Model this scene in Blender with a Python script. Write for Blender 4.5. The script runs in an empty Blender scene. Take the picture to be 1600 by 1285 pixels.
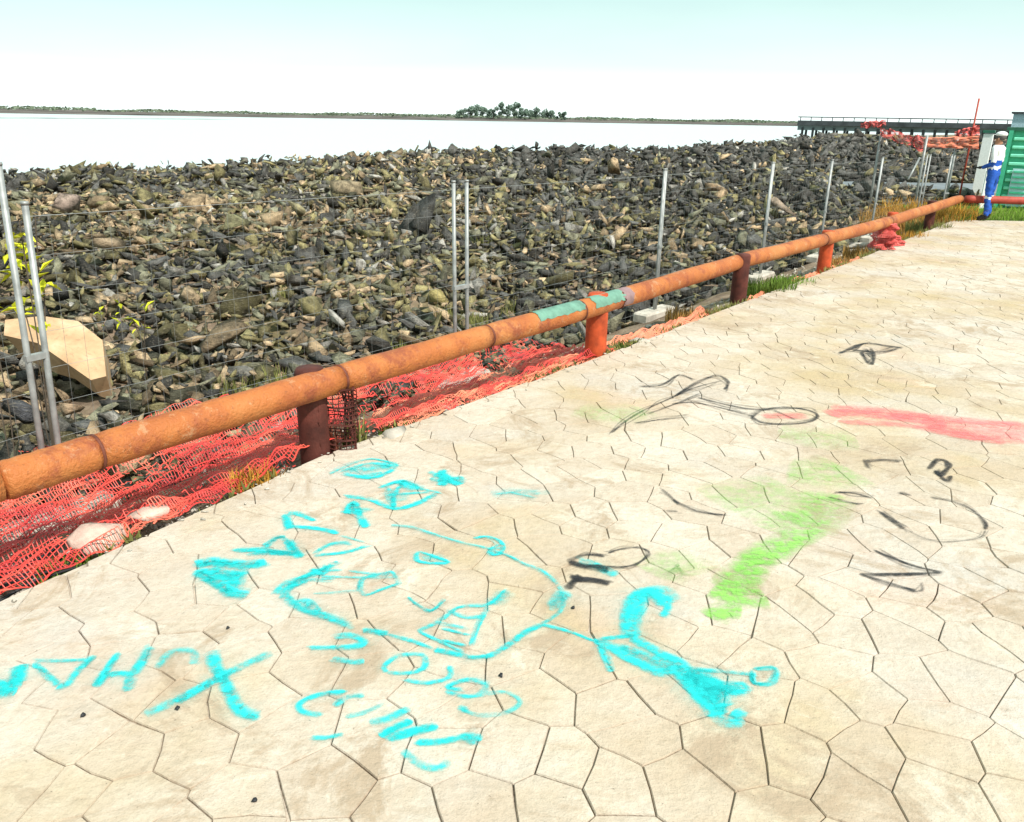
import bpy, bmesh, math, random
import numpy as np
from mathutils import Vector, Matrix, noise, Quaternion
random.seed(7); rng = np.random.default_rng(7)
scn = bpy.context.scene
C = scn.collection
R_ = math.radians

# ------------------------------------------------------------ camera
FPX, CAMH, PITCH, ROLL = 1256.0, 1.8, R_(20.1), R_(-0.98)
_fw = np.array([0, math.cos(PITCH), -math.sin(PITCH)]); _r = np.array([1.0, 0, 0]); _u = np.cross(_r, _fw)
_c, _s = math.cos(ROLL), math.sin(ROLL)
AX, AY, AZ = _r * _c - _u * _s, _u * _c + _r * _s, _fw
def gp(u, v, z=0.0):                      # where the photo's sight line meets height z
    d = AZ + AX * (u - 800) / FPX - AY * (v - 642.5) / FPX
    t = (z - CAMH) / d[2]
    return np.array([0, 0, CAMH]) + d * t
def dp(u, v, dist):                       # point on a sight line at forward distance dist
    d = AZ + AX * (u - 800) / FPX - AY * (v - 642.5) / FPX
    return np.array([0, 0, CAMH]) + d * (dist / d[1])
def px(p):
    q = np.asarray(p, float) - np.array([0, 0, CAMH]); d = q @ AZ
    return 800 + FPX * (q @ AX) / d, 642.5 - FPX * (q @ AY) / d
cam = bpy.data.cameras.new('camera'); camo = bpy.data.objects.new('camera', cam); C.objects.link(camo)
m = Matrix((AX, AY, -AZ)).transposed().to_4x4(); m.translation = (0, 0, CAMH); camo.matrix_world = m
cam.sensor_width = 36; cam.sensor_fit = 'HORIZONTAL'; cam.lens = FPX / 1600 * 36
cam.clip_start = 0.05; cam.clip_end = 20000
scn.camera = camo

# ------------------------------------------------------------ light
SUN_EL, SUN_ROT = R_(52), R_(140)
w = bpy.data.worlds.new('World'); scn.world = w; w.use_nodes = True
nt = w.node_tree; nt.nodes.clear()
out = nt.nodes.new('ShaderNodeOutputWorld'); bg = nt.nodes.new('ShaderNodeBackground')
sky = nt.nodes.new('ShaderNodeTexSky'); sky.sky_type = 'NISHITA'; sky.sun_disc = False
sky.sun_elevation = SUN_EL; sky.sun_rotation = SUN_ROT; sky.dust_density = 2.5; sky.air_density = 1.0; sky.ozone_density = 1.0
mx = nt.nodes.new('ShaderNodeMix'); mx.data_type = 'RGBA'
tc = nt.nodes.new('ShaderNodeTexCoord'); mp = nt.nodes.new('ShaderNodeMapping'); mp.inputs['Scale'].default_value = (1.5, 1.5, 6)
nz = nt.nodes.new('ShaderNodeTexNoise'); nz.inputs['Scale'].default_value = 1.6; nz.inputs['Detail'].default_value = 5
rp = nt.nodes.new('ShaderNodeMapRange'); rp.inputs['From Min'].default_value = .3; rp.inputs['From Max'].default_value = .75
rp.inputs['To Min'].default_value = .62; rp.inputs['To Max'].default_value = .8
sx = nt.nodes.new('ShaderNodeSeparateXYZ'); nt.links.new(tc.outputs['Generated'], sx.inputs[0])
hzr = nt.nodes.new('ShaderNodeMapRange'); nt.links.new(sx.outputs[2], hzr.inputs[0])      # pale haze low over the horizon
for k_, v_ in zip(('From Min', 'From Max', 'To Min', 'To Max'), (.03, .12, .95, 0)): hzr.inputs[k_].default_value = v_
mxx = nt.nodes.new('ShaderNodeMath'); mxx.operation = 'MAXIMUM'
nt.links.new(tc.outputs['Generated'], mp.inputs[0]); nt.links.new(mp.outputs[0], nz.inputs['Vector'])
nt.links.new(nz.outputs[0], rp.inputs[0]); nt.links.new(rp.outputs[0], mxx.inputs[0]); nt.links.new(hzr.outputs[0], mxx.inputs[1]); nt.links.new(mxx.outputs[0], mx.inputs[0])
nt.links.new(sky.outputs[0], mx.inputs[6]); 
cm = nt.nodes.new('ShaderNodeMix'); cm.data_type = 'RGBA'; nt.links.new(hzr.outputs[0], cm.inputs[0])
cm.inputs[6].default_value = (5.7, 7.9, 7.3, 1); cm.inputs[7].default_value = (9.0, 10.2, 9.9, 1); nt.links.new(cm.outputs[2], mx.inputs[7])
nt.links.new(mx.outputs[2], bg.inputs[0]); bg.inputs[1].default_value = 0.085
nt.links.new(bg.outputs[0], out.inputs[0])
sl = bpy.data.lights.new('sun', 'SUN'); sl.energy = 3.6; sl.angle = R_(1.5); sl.color = (1, .96, .905)
so = bpy.data.objects.new('sun', sl); C.objects.link(so)
sd = Vector((math.sin(SUN_ROT) * math.cos(SUN_EL), math.cos(SUN_ROT) * math.cos(SUN_EL), math.sin(SUN_EL)))
so.rotation_euler = sd.to_track_quat('Z', 'Y').to_euler()
vs = scn.view_settings; vs.view_transform = 'Standard'; vs.look = 'None'; vs.gamma = 1; vs.use_curve_mapping = False
vs.exposure = 0.78
scn.render.engine = 'CYCLES'; scn.cycles.transparent_max_bounces = 24

# ------------------------------------------------------------ helpers
def tag(o, label=None, cat=None, group=None, kind=None):
    if label: o['label'] = label
    if cat: o['category'] = cat
    if group: o['group'] = group
    if kind: o['kind'] = kind
    return o
def empty(name, loc, label=None, cat=None, group=None, rz=0):
    o = bpy.data.objects.new(name, None); C.objects.link(o); o.location = loc; o.rotation_euler.z = rz
    o.empty_display_size = .1
    return tag(o, label, cat, group)
def mesh_obj(name, verts, faces, mat, parent=None, smooth=False, loc=None):
    me = bpy.data.meshes.new(name)
    me.from_pydata([tuple(map(float, v)) for v in verts], [], faces)
    if smooth: me.polygons.foreach_set('use_smooth', [True] * len(me.polygons))
    me.update()
    if mat: me.materials.append(mat)
    o = bpy.data.objects.new(name, me); C.objects.link(o)
    if parent: o.parent = parent
    if loc is not None: o.location = loc
    return o
def tri_mesh(name, V, F, mat):            # fast big triangle mesh from arrays
    me = bpy.data.meshes.new(name)
    me.vertices.add(len(V)); me.vertices.foreach_set('co', V.astype(np.float32).ravel())
    k = F.shape[1]
    me.loops.add(F.size); me.loops.foreach_set('vertex_index', F.astype(np.int32).ravel())
    me.polygons.add(len(F)); me.polygons.foreach_set('loop_start', np.arange(0, F.size, k, dtype=np.int32))
    me.update(calc_edges=True)
    if mat: me.materials.append(mat)
    return me
class MB:
    def __init__(s): s.v = []; s.f = []
    def add(s, v, f):
        n = len(s.v); s.v += [tuple(p) for p in v]; s.f += [tuple(i + n for i in q) for q in f]
    def box(s, c, d, rz=0, M=None):
        x, y, z = d[0] / 2, d[1] / 2, d[2] / 2
        P = [Vector((a * x, b * y, e * z)) for e in (-1, 1) for b in (-1, 1) for a in (-1, 1)]
        M = M or Matrix.Rotation(rz, 3, 'Z')
        P = [M @ p + Vector(c) for p in P]
        s.add(P, [(0, 2, 3, 1), (4, 5, 7, 6), (0, 1, 5, 4), (2, 6, 7, 3), (0, 4, 6, 2), (1, 3, 7, 5)])
    def tube(s, pts, r, n=10, cap=True, rad=None):
        pts = [Vector(p) for p in pts]; v = []; f = []
        for i, p in enumerate(pts):
            t = (pts[min(i + 1, len(pts) - 1)] - pts[max(i - 1, 0)]).normalized()
            a = t.cross(Vector((0, 0, 1)));
            if a.length < .1: a = t.cross(Vector((0, 1, 0)))
            a.normalize(); b = t.cross(a).normalized(); rr = rad[i] if rad else r
            for k in range(n):
                an = 2 * math.pi * k / n; v.append(p + (a * math.cos(an) + b * math.sin(an)) * rr)
        for i in range(len(pts) - 1):
            for k in range(n):
                f.append((i * n + k, i * n + (k + 1) % n, (i + 1) * n + (k + 1) % n, (i + 1) * n + k))
        if cap: f.append(tuple(range(n))[::-1]); f.append(tuple(range((len(pts) - 1) * n, len(pts) * n)))
        s.add(v, f)
    def ball(s, c, r, n=10, m_=7, sc=(1, 1, 1)):
        v = []; f = []
        for i in range(m_ + 1):
            th = math.pi * i / m_
            for k in range(n):
                a = 2 * math.pi * k / n
                v.append((c[0] + r * sc[0] * math.sin(th) * math.cos(a), c[1] + r * sc[1] * math.sin(th) * math.sin(a), c[2] + r * sc[2] * math.cos(th)))
        for i in range(m_):
            for k in range(n): f.append((i * n + k, (i + 1) * n + k, (i + 1) * n + (k + 1) % n, i * n + (k + 1) % n))
        s.add(v, f)
    def build(s, name, mat, parent=None, smooth=False, loc=None): return mesh_obj(name, s.v, s.f, mat, parent, smooth, loc)

# ------------------------------------------------------------ materials
class MT:
    def __init__(s, name, rough=.8, spec=.3):
        s.m = bpy.data.materials.new(name); s.m.use_nodes = True; s.n = s.m.node_tree.nodes; s.l = s.m.node_tree.links
        s.b = s.n['Principled BSDF']; s.b.inputs['Roughness'].default_value = rough; s.b.inputs['Specular IOR Level'].default_value = spec
        s.tc = s.n.new('ShaderNodeTexCoord')
    def noise(s, scale, detail=4, rough=.55, vec=None, stretch=None, dist=0, coord='Object'):
        n = s.n.new('ShaderNodeTexNoise'); n.inputs['Scale'].default_value = scale; n.inputs['Detail'].default_value = detail
        n.inputs['Roughness'].default_value = rough; n.inputs['Distortion'].default_value = dist
        src = vec or s.tc.outputs[coord]
        if stretch:
            mm = s.n.new('ShaderNodeMapping'); mm.inputs['Scale'].default_value = stretch; s.l.new(src, mm.inputs[0]); src = mm.outputs[0]
        s.l.new(src, n.inputs['Vector']); return n.outputs[0]
    def ramp(s, fac, stops):
        r = s.n.new('ShaderNodeValToRGB'); e = r.color_ramp.elements
        while len(e) < len(stops): e.new(.5)
        for el, (p, c) in zip(e, stops): el.position = p; el.color = (*c, 1) if len(c) == 3 else c
        s.l.new(fac, r.inputs[0]); return r.outputs[0]
    def rng(s, fac, a, b, c=0, d=1):
        r = s.n.new('ShaderNodeMapRange'); s.l.new(fac, r.inputs[0])
        for k, x in zip(('From Min', 'From Max', 'To Min', 'To Max'), (a, b, c, d)): r.inputs[k].default_value = x
        return r.outputs[0]
    def mix(s, fac, a, b, mode='MIX'):
        x = s.n.new('ShaderNodeMix'); x.data_type = 'RGBA'; x.blend_type = mode
        for sock, val in ((x.inputs[0], fac), (x.inputs[6], a), (x.inputs[7], b)):
            if isinstance(val, (int, float)): sock.default_value = val
            elif isinstance(val, tuple): sock.default_value = (*val, 1)
            else: s.l.new(val, sock)
        return x.outputs[2]
    def math(s, op, a, b=None):
        x = s.n.new('ShaderNodeMath'); x.operation = op
        for sock, val in ((x.inputs[0], a), (x.inputs[1], b)):
            if val is None: continue
            if isinstance(val, (int, float)): sock.default_value = val
            else: s.l.new(val, sock)
        return x.outputs[0]
    def bump(s, h, strength=.4, dist=.01):
        b = s.n.new('ShaderNodeBump'); b.inputs['Strength'].default_value = strength; b.inputs['Distance'].default_value = dist
        s.l.new(h, b.inputs['Height']); s.l.new(b.outputs[0], s.b.inputs['Normal'])
    def col(s, c):
        if isinstance(c, tuple): s.b.inputs['Base Color'].default_value = (*c, 1)
        else: s.l.new(c, s.b.inputs['Base Color'])
        return s
def plain(name, c, rough=.7, spec=.3, var=.25, scale=12, metal=0, bump=0):
    t = MT(name, rough, spec); n = t.noise(scale, 5)
    d = tuple(x * (1 - var) for x in c); e = tuple(min(1, x * (1 + var)) for x in c)
    t.col(t.ramp(n, [(.3, d), (.7, e)])); t.b.inputs['Metallic'].default_value = metal
    if bump: t.bump(t.noise(scale * 4, 4), bump, .01)
    return t.m
def paving_mat(name):
    t = MT(name, .85, .25); n = t.n
    big = t.noise(.55, 5, .6, coord='Object'); mid = t.noise(2.6, 6, .65); fine = t.noise(28, 6, .7); grit = t.noise(160, 3, .7)
    base = t.ramp(mid, [(.25, (.45, .365, .285)), (.5, (.55, .48, .395)), (.75, (.59, .535, .46))])
    st = t.rng(big, .46, .62, 0, .9)
    base = t.mix(st, base, (.43, .325, .18))
    gy = t.rng(t.noise(.8, 4, .6, stretch=(1, 1.3, 1)), .50, .66, 0, .7)
    base = t.mix(gy, base, (.47, .435, .40))
    pk = t.rng(t.noise(1.1, 4, .6, stretch=(.8, 1, 1.7)), .56, .7, 0, .4)
    base = t.mix(pk, base, (.6, .4, .31))
    oi = n.new('ShaderNodeAttribute'); oi.attribute_name = 'shade'
    base = t.mix(t.rng(oi.outputs['Fac'], 0, 1, .0, .5), base, (.43, .335, .25))
    base = t.mix(t.rng(fine, .35, .66, .30, 0), base, (.28, .21, .14), 'MIX')
    base = t.mix(t.rng(t.noise(9, 5, .7), .60, .74, 0, .5), base, (.24, .18, .12))
    base = t.mix(t.rng(t.noise(5, 6, .75, stretch=(.5, 1.6, 1)), .56, .68, 0, .45), base, (.34, .25, .16))
    base = t.mix(t.rng(t.noise(3.4, 5, .7, dist=.8), .60, .66, 0, .35), base, (.66, .60, .50))
    base = t.mix(t.rng(t.noise(1.7, 6, .75, dist=1.2), .53, .63, 0, .85), base, (.34, .255, .175))
    base = t.mix(t.rng(t.noise(60, 3, .7), .66, .72, 0, .7), base, (.10, .08, .06))
    base = t.mix(t.rng(grit, .3, .5, .30, 0), base, (.25, .2, .14))
    t.col(base)
    h = t.math('ADD', t.math('MULTIPLY', fine, .7), t.math('MULTIPLY', grit, .25))
    h = t.math('ADD', h, t.math('MULTIPLY', t.noise(7, 4), 1.2))
    h = t.math('ADD', h, t.math('MULTIPLY', t.noise(3.2, 5, .65, dist=.6), 1.6)); t.bump(h, .55, .016)
    return t.m
M_pave = paving_mat('stamped_paving')
t = MT('joint_dirt', .95, .1)
t.col(t.mix(t.rng(t.noise(2.3, 6, .75), .42, .52, 0, 1), (.16, .12, .09), (.48, .41, .33)))
t.bump(t.noise(90, 4), .5, .01); M_joint = t.m
t = MT('soil', .95, .1)
n1 = t.noise(3, 6, .65); c = t.ramp(n1, [(.3, (.10, .07, .05)), (.5, (.22, .16, .11)), (.7, (.36, .28, .20))])
c = t.mix(t.rng(t.noise(1.2, 5, .6), .52, .66, 0, .55), c, (.13, .12, .035))
t.col(c); t.bump(t.noise(40, 6, .7), .9, .03); M_soil = t.m
t = MT('grass_ground', .95, .1)
t.col(t.ramp(t.noise(5, 6, .7), [(.3, (.05, .08, .015)), (.5, (.12, .16, .035)), (.7, (.28, .24, .1))])); t.bump(t.noise(60, 5), 1, .04); M_turf = t.m
def rock_mat(name, attr):
    t = MT(name, .9, .2)
    if attr: a = t.n.new('ShaderNodeAttribute'); a.attribute_name = 'tint'; base = a.outputs['Color']; coord = 'Object'
    else: a = t.n.new('ShaderNodeObjectInfo'); base = a.outputs['Color']; coord = 'Object'
    g = t.n.new('ShaderNodeNewGeometry')
    n1 = t.noise(5, 6, .7, vec=g.outputs['Position']); n2 = t.noise(26, 5, .7, vec=g.outputs['Position'], stretch=(1, 1, 2.2))
    c = t.mix(t.rng(n1, .38, .58, .75, 0), base, (.035, .03, .02))
    c = t.mix(t.rng(n2, .55, .74, 0, .55), c, (.50, .43, .31))
    c = t.mix(t.rng(n2, .28, .44, .45, 0), c, (.03, .03, .028))
    t.col(c); t.bump(t.math('ADD', n2, t.math('MULTIPLY', n1, 1.5)), 1.0, .05); return t.m
M_rockA = rock_mat('rubble_far', True); M_rockO = rock_mat('rubble_rock', False)
t = MT('terracotta_paint', .6, .35)
n1 = t.noise(2.2, 5, .6); n2 = t.noise(22, 6, .7)
c = t.ramp(n1, [(.3, (.28, .07, .02)), (.5, (.40, .125, .03)), (.72, (.46, .19, .06))])
c = t.mix(t.rng(n2, .58, .72, 0, .6), c, (.14, .045, .02)); c = t.mix(t.rng(t.noise(9, 5, .7), .62, .75, 0, .6), c, (.45, .30, .19))
c = t.mix(t.rng(t.noise(3.6, 7, .75), .50, .62, 0, .8), c, (.22, .05, .022)); c = t.mix(t.rng(t.noise(7, 7, .8), .57, .64, 0, .6), c, (.46, .26, .14)); c = t.mix(t.rng(t.noise(40, 5, .7), .60, .7, 0, .5), c, (.10, .04, .02))
t.col(c); t.bump(t.math('ADD', n2, t.noise(70, 4)), .6, .015); M_rail = t.m
M_band = plain('rail_band', (.12, .035, .02), .7, .3, .4, 20)
M_post = plain('post_paint', (.075, .02, .014), .75, .25, .5, 9, bump=.4)
M_postred = plain('red_post_paint', (.40, .06, .016), .7, .3, .45, 9, bump=.3)
M_teal = plain('teal_spray', (.12, .24, .18), .7, .3, .25, 16)
M_redrail = plain('dark_red_paint', (.33, .05, .03), .6, .3, .3, 10)
M_galv = plain('galvanised_steel', (.27, .28, .27), .5, .5, .3, 14, metal=.25)
M_wire = plain('fence_wire', (.22, .23, .22), .6, .4, .2, 8)
t = MT('orange_netting', .55, .4)
c = t.ramp(t.noise(2.5, 4, .6), [(.3, (.36, .02, .025)), (.5, (.60, .05, .035)), (.7, (.72, .17, .10))])
t.col(c); t.b.inputs['Subsurface Weight'].default_value = 0; M_net = t.m
M_netred = plain('red_netting', (.60, .10, .085), .5, .4, .3, 6)
M_netorange = plain('sun_faded_orange_netting', (.70, .22, .12), .5, .4, .3, 6)
M_conc = plain('weathered_concrete', (.42, .38, .32), .9, .2, .3, 8, bump=.5)
M_pink = plain('pale_pink_stone', (.55, .38, .31), .9, .2, .3, 12, bump=.5)
M_white = plain('white_cloth', (.72, .74, .72), .8, .2, .08, 20)
M_blue = plain('blue_workwear', (.02, .085, .38), .8, .2, .3, 25)
M_refl = plain('silver_tape', (.62, .68, .72), .4, .5, .1, 20)
M_skin = plain('skin', (.34, .17, .10), .6, .3, .12, 20)
M_hair = plain('grey_hair', (.09, .085, .08), .8, .3, .4, 60)
M_black = plain('black_rubber', (.02, .02, .022), .6, .3, .3, 20)
M_green = plain('green_painted_steel', (.05, .42, .24), .5, .4, .2, 5)
M_greenl = plain('pale_green_rib', (.20, .66, .45), .5, .4, .15, 5)
M_grille = plain('pale_blue_grille', (.36, .58, .58), .5, .4, .15, 9)
M_dgreen = plain('dark_green_lid', (.02, .11, .07), .5, .4, .2, 9)
M_deck = plain('dark_pier_timber', (.055, .065, .07), .8, .2, .4, .8)
M_pier = plain('pier_face', (.16, .22, .23), .8, .2, .3, .5)
M_tan = plain('sandy_wall', (.38, .33, .22), .9, .2, .25, .8)
M_bark = plain('bark', (.10, .08, .06), .9, .1, .3, 3)
def leafmat(name, c, var=.5):
    t = MT(name, .7, .2); oi = t.n.new('ShaderNodeObjectInfo')
    g = t.n.new('ShaderNodeNewGeometry')
    rr = g.outputs['Random Per Island']
    t.col(t.ramp(rr, [(0, tuple(x * (1 - var) for x in c)), (.6, c), (1, tuple(min(1, x * (1 + var)) for x in c))]))
    t.b.inputs['Subsurface Weight'].default_value = 0
    tr = t.n.new('ShaderNodeBsdfTranslucent'); mxs = t.n.new('ShaderNodeMixShader'); mxs.inputs[0].default_value = .3
    t.l.new(t.b.inputs['Base Color'].links[0].from_socket, tr.inputs[0])
    o = t.n['Material Output']; t.l.new(t.b.outputs[0], mxs.inputs[1]); t.l.new(tr.outputs[0], mxs.inputs[2]); t.l.new(mxs.outputs[0], o.inputs[0])
    return t.m
L_yel = leafmat('yellow_green_leaf', (.55, .56, .03)); L_grn = leafmat('weed_green', (.13, .20, .03)); L_dry = leafmat('dry_straw', (.42, .24, .07))
L_rus = leafmat('rusty_weed', (.30, .10, .06)); L_far = leafmat('far_tree_leaf', (.20, .27, .21), .3); L_olv = leafmat('olive_scrub', (.20, .20, .06))
L_org = leafmat('orange_dry_weed', (.50, .26, .04)); L_lush = leafmat('lush_grass', (.16, .28, .03))

# ------------------------------------------------------------ plan: edge of the promenade, shoreline
EDGE = [gp(u, v)[:2] for u, v in ((0, 937), (250, 826), (500, 713), (740, 627), (980, 541), (1170, 469), (1340, 405), (1500, 346))]
d0 = (EDGE[0] - EDGE[1]); d0 /= np.hypot(*d0)
back = [EDGE[0] + d0 * 6 + np.array([-.5, 0]), EDGE[0] + d0 * 3 + np.array([-.1, 0]), EDGE[0] + d0 * 1.2]
EDGE = np.array(back + EDGE)
FAR_Y = float(gp(1560, 345)[1]); EDGE[-1][1] = FAR_Y
PAVE_X1 = 22.0; PAVE_Y0 = -3.5
def polydist(P, L):
    """signed distance of points P (n,2) to polyline L, positive on the left side"""
    best = np.full(len(P), 1e9); sg = np.zeros(len(P))
    for a, b in zip(L[:-1], L[1:]):
        ab = b - a; t = np.clip(((P - a) @ ab) / (ab @ ab), 0, 1); q = a + t[:, None] * ab; dd = np.hypot(*(P - q).T)
        cr = ab[0] * (P[:, 1] - a[1]) - ab[1] * (P[:, 0] - a[0])
        m_ = dd < best - 1e-9; best[m_] = dd[m_]; sg[m_] = np.sign(cr[m_])
    return best * sg
EDGE_X = np.vstack([EDGE, [[EDGE[-1][0] + 1.5, FAR_Y + .05]], [[PAVE_X1 + 60, FAR_Y + .1]]])   # edge, then the far side to the right
crest = [gp(u, v, -.3)[:2] for u, v in ((0, 270), (200, 262), (400, 255), (600, 243), (740, 238), (1000, 237), (1120, 232), (1240, 226), (1262, 214), (1330, 210))]
SHORE = np.array([[-90, -60], [-40, 5]] + [list(p) for p in crest] + [[crest[-1][0] + 60, crest[-1][1] + 60], [400, 420]])
def arc(L):
    s = np.r_[0, np.cumsum(np.hypot(*np.diff(L, axis=0).T))]; return s
ES = arc(EDGE_X)
def at_edge(s, d=0.0):        # point at arc length s along the edge, d metres out towards the rubble
    def P(q): return np.array([np.interp(q, ES, EDGE_X[:, 0]), np.interp(q, ES, EDGE_X[:, 1])])
    p = P(s); tt = P(s + .5) - P(s - .5); tt /= np.hypot(*tt)
    return p + d * np.array([-tt[1], tt[0]]), math.atan2(tt[1], tt[0])
def fbm(x, y, f, seed=0.0, o=3):
    return noise.fractal(Vector((x * f + seed, y * f - seed, seed)), 1.0, 2.0, o)
def height(P):
    d = polydist(P, EDGE_X); c = -polydist(P, SHORE)      # c > 0 on land
    h = np.interp(d, [-.05, 0, .12, .95, 1.35, 3, 60], [-.14, -.09, -.11, -.30, -.52, -.60, -.50])
    right = np.interp(P[:, 0], [8, 12], [0, 1]) * np.interp(P[:, 1], [FAR_Y - .5, FAR_Y + .3], [0, 1]) * np.interp(P[:, 1], [24, 30], [1, 0])
    h = h * (1 - right) + (-.05) * right
    nn = np.array([fbm(x, y, .35, 3.1) for x, y in P]); n2 = np.array([fbm(x, y, 2.1, 9.1) for x, y in P])
    amp = np.interp(d, [.9, 2.5], [0, .26]) * (1 - right)
    h = h + nn * amp + n2 * np.interp(d, [0, .3, 1.2], [0, .025, .05])
    h = np.where(c < 0, h + np.maximum(c, -9) * .42, h)
    h = np.where((c < 0), np.maximum(h, -4.2), h)
    return h
def hz(x, y): return float(height(np.array([[x, y]]))[0])

# ground sheet (fine near the promenade, coarse further out)
xs = np.r_[np.linspace(-400, -60, 12), np.linspace(-55, -5, 60), np.linspace(-4.6, 12, 140), np.linspace(12.4, 60, 80), np.linspace(64, 600, 40)]
ys = np.r_[np.linspace(-200, -12, 14), np.linspace(-10, -1, 16), np.linspace(-.8, 20, 170), np.linspace(20.5, 95, 110), np.linspace(100, 500, 40)]
GX, GY = np.meshgrid(xs, ys); P = np.c_[GX.ravel(), GY.ravel()]
Hh = height(P); nx, ny = len(xs), len(ys)
idx = np.arange(nx * ny).reshape(ny, nx)
F = np.c_[idx[:-1, :-1].ravel(), idx[:-1, 1:].ravel(), idx[1:, 1:].ravel(), idx[1:, :-1].ravel()]
me = tri_mesh('ground', np.c_[P, Hh], F, M_soil); g = bpy.data.objects.new('ground', me); C.objects.link(g); tag(g, kind='structure')
me.polygons.foreach_set('use_smooth', [True] * len(me.polygons))
# seabed and water
t = MT('sea_water', .12, .5)
n1 = t.noise(1.4, 4, .6, stretch=(.35, 1, 1)); n2 = t.noise(.12, 3, .5)
t.col((.5, .55, .55)); t.b.inputs['Roughness'].default_value = .3; t.bump(t.math('ADD', n1, n2), .08, .1)
SEA = -3.0
o = mesh_obj('sea', [(-6000, -3000, SEA), (6000, -3000, SEA), (6000, 9000, SEA), (-6000, 9000, SEA)], [(0, 1, 2, 3)], t.m); tag(o, kind='structure')
o = mesh_obj('seabed', [(-6000, -3000, -9), (6000, -3000, -9), (6000, 9000, -9), (-6000, 9000, -9)], [(0, 1, 2, 3)], M_soil); tag(o, kind='structure')

# ------------------------------------------------------------ pavement: slab, joints, individual stones
slab = MB()
poly = [tuple(p) for p in EDGE] + [(PAVE_X1, FAR_Y), (PAVE_X1, PAVE_Y0 - 2.0)]
n = len(poly)
slab.add([(x, y, -.012) for x, y in poly] + [(x, y, -.45) for x, y in poly],
         [tuple(range(n))[::-1]] + [(i, (i + 1) % n, n + (i + 1) % n, n + i) for i in range(n)])
pavement = slab.build('pavement', M_joint); tag(pavement, kind='structure')
def clip(poly, nx_, ny_, c):      # keep n.p <= c
    o = []
    for i in range(len(poly)):
        a = poly[i]; b = poly[(i + 1) % len(poly)]
        da = nx_ * a[0] + ny_ * a[1] - c; db = nx_ * b[0] + ny_ * b[1] - c
        if da <= 0: o.append(a)
        if (da < 0 < db) or (db < 0 < da):
            q = da / (da - db); o.append((a[0] + (b[0] - a[0]) * q, a[1] + (b[1] - a[1]) * q))
    return o
SP = .225
seeds = {}
ni, nj = int((PAVE_X1 + 10) / SP), int((FAR_Y + 8) / (SP * .87))
for i in range(-1, ni + 1):
    for j in range(-1, nj + 1):
        if random.random() < .05: continue
        x = -9 + (i + .5 * (j % 2)) * SP + random.uniform(-.33, .33) * SP
        y = -5.5 + j * SP * .87 + random.uniform(-.33, .33) * SP
        seeds[(i, j)] = (x, y)
lim = []
for a, b in zip(EDGE[:-1], EDGE[1:]):
    tt = (b - a) / np.hypot(*(b - a)); nn = (-tt[1], tt[0]); lim.append((nn[0], nn[1], nn[0] * a[0] + nn[1] * a[1] - .004, (a, b)))
def lims_near(x, y):              # the edge is gently curved: only the stretches beside a stone cut it
    o = []
    for l_ in lim:
        if len(l_) == 3: o.append(l_); continue
        a, b = l_[3]; ab = b - a; t_ = min(1, max(0, ((x - a[0]) * ab[0] + (y - a[1]) * ab[1]) / (ab @ ab)))
        if math.hypot(x - a[0] - ab[0] * t_, y - a[1] - ab[1] * t_) < .75: o.append(l_[:3])
    return o
lim += [(0, 1, FAR_Y - .004), (1, 0, PAVE_X1 - .01), (0, -1, -PAVE_Y0 + 1.8)]
def warp(p):
    v = noise.noise_vector(Vector((p[0] * 3.1, p[1] * 3.1, 5.0))); v2 = noise.noise_vector(Vector((p[0] * 11, p[1] * 11, 2.0)))
    return (p[0] + v.x * .035 + v2.x * .008, p[1] + v.y * .035 + v2.y * .008)
stones = []
for (i, j), (x, y) in seeds.items():
    de_ = polydist(np.array([[x, y]]), EDGE)[0]
    if de_ > .5: continue
    lm = lims_near(x, y)
    if any(a * x + b * y > c + .5 for a, b, c in lm): continue
    gap = .0016 + .0011 * noise.noise(Vector((x * .8, y * .8, 0)))
    pl = [(x - 1, y - 1), (x + 1, y - 1), (x + 1, y + 1), (x - 1, y + 1)]
    for di in range(-3, 4):
        for dj in range(-3, 4):
            q = seeds.get((i + di, j + dj))
            if q is None or (di == 0 and dj == 0): continue
            ax, ay = q[0] - x, q[1] - y; L = math.hypot(ax, ay); ax /= L; ay /= L
            pl = clip(pl, ax, ay, ax * x + ay * y + L / 2 - gap)
            if not pl: break
        if not pl: break
    if len(pl) < 3: continue
    fine = []
    near = y < 9
    for k in range(len(pl)):
        a = pl[k]; b = pl[(k + 1) % len(pl)]; L = math.hypot(b[0] - a[0], b[1] - a[1]); m_ = max(1, int(L / (.07 if near else .16)))
        if L < .012: continue
        for q in range(m_): fine.append((a[0] + (b[0] - a[0]) * q / m_, a[1] + (b[1] - a[1]) * q / m_))
    fine = [warp(p) for p in fine]
    for a, b, c in lm: fine = clip(fine, a, b, c)
    if len(fine) < 3: continue
    A = .5 * sum(fine[k][0] * fine[(k + 1) % len(fine)][1] - fine[(k + 1) % len(fine)][0] * fine[k][1] for k in range(len(fine)))
    if A < .004: continue
    cx = sum(p[0] for p in fine) / len(fine); cy = sum(p[1] for p in fine) / len(fine)
    if cy > .4:
        uv = px((cx, cy, 0)); vis = -60 < uv[0] < 1660 and uv[1] < 1330
        dist2 = cx * cx + cy * cy + 3.2
        size = A / dist2 * (1 if vis else .02)
    else: size = 0
    stones.append((size, cx, cy, fine))
stones.sort(key=lambda s: -s[0])
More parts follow.
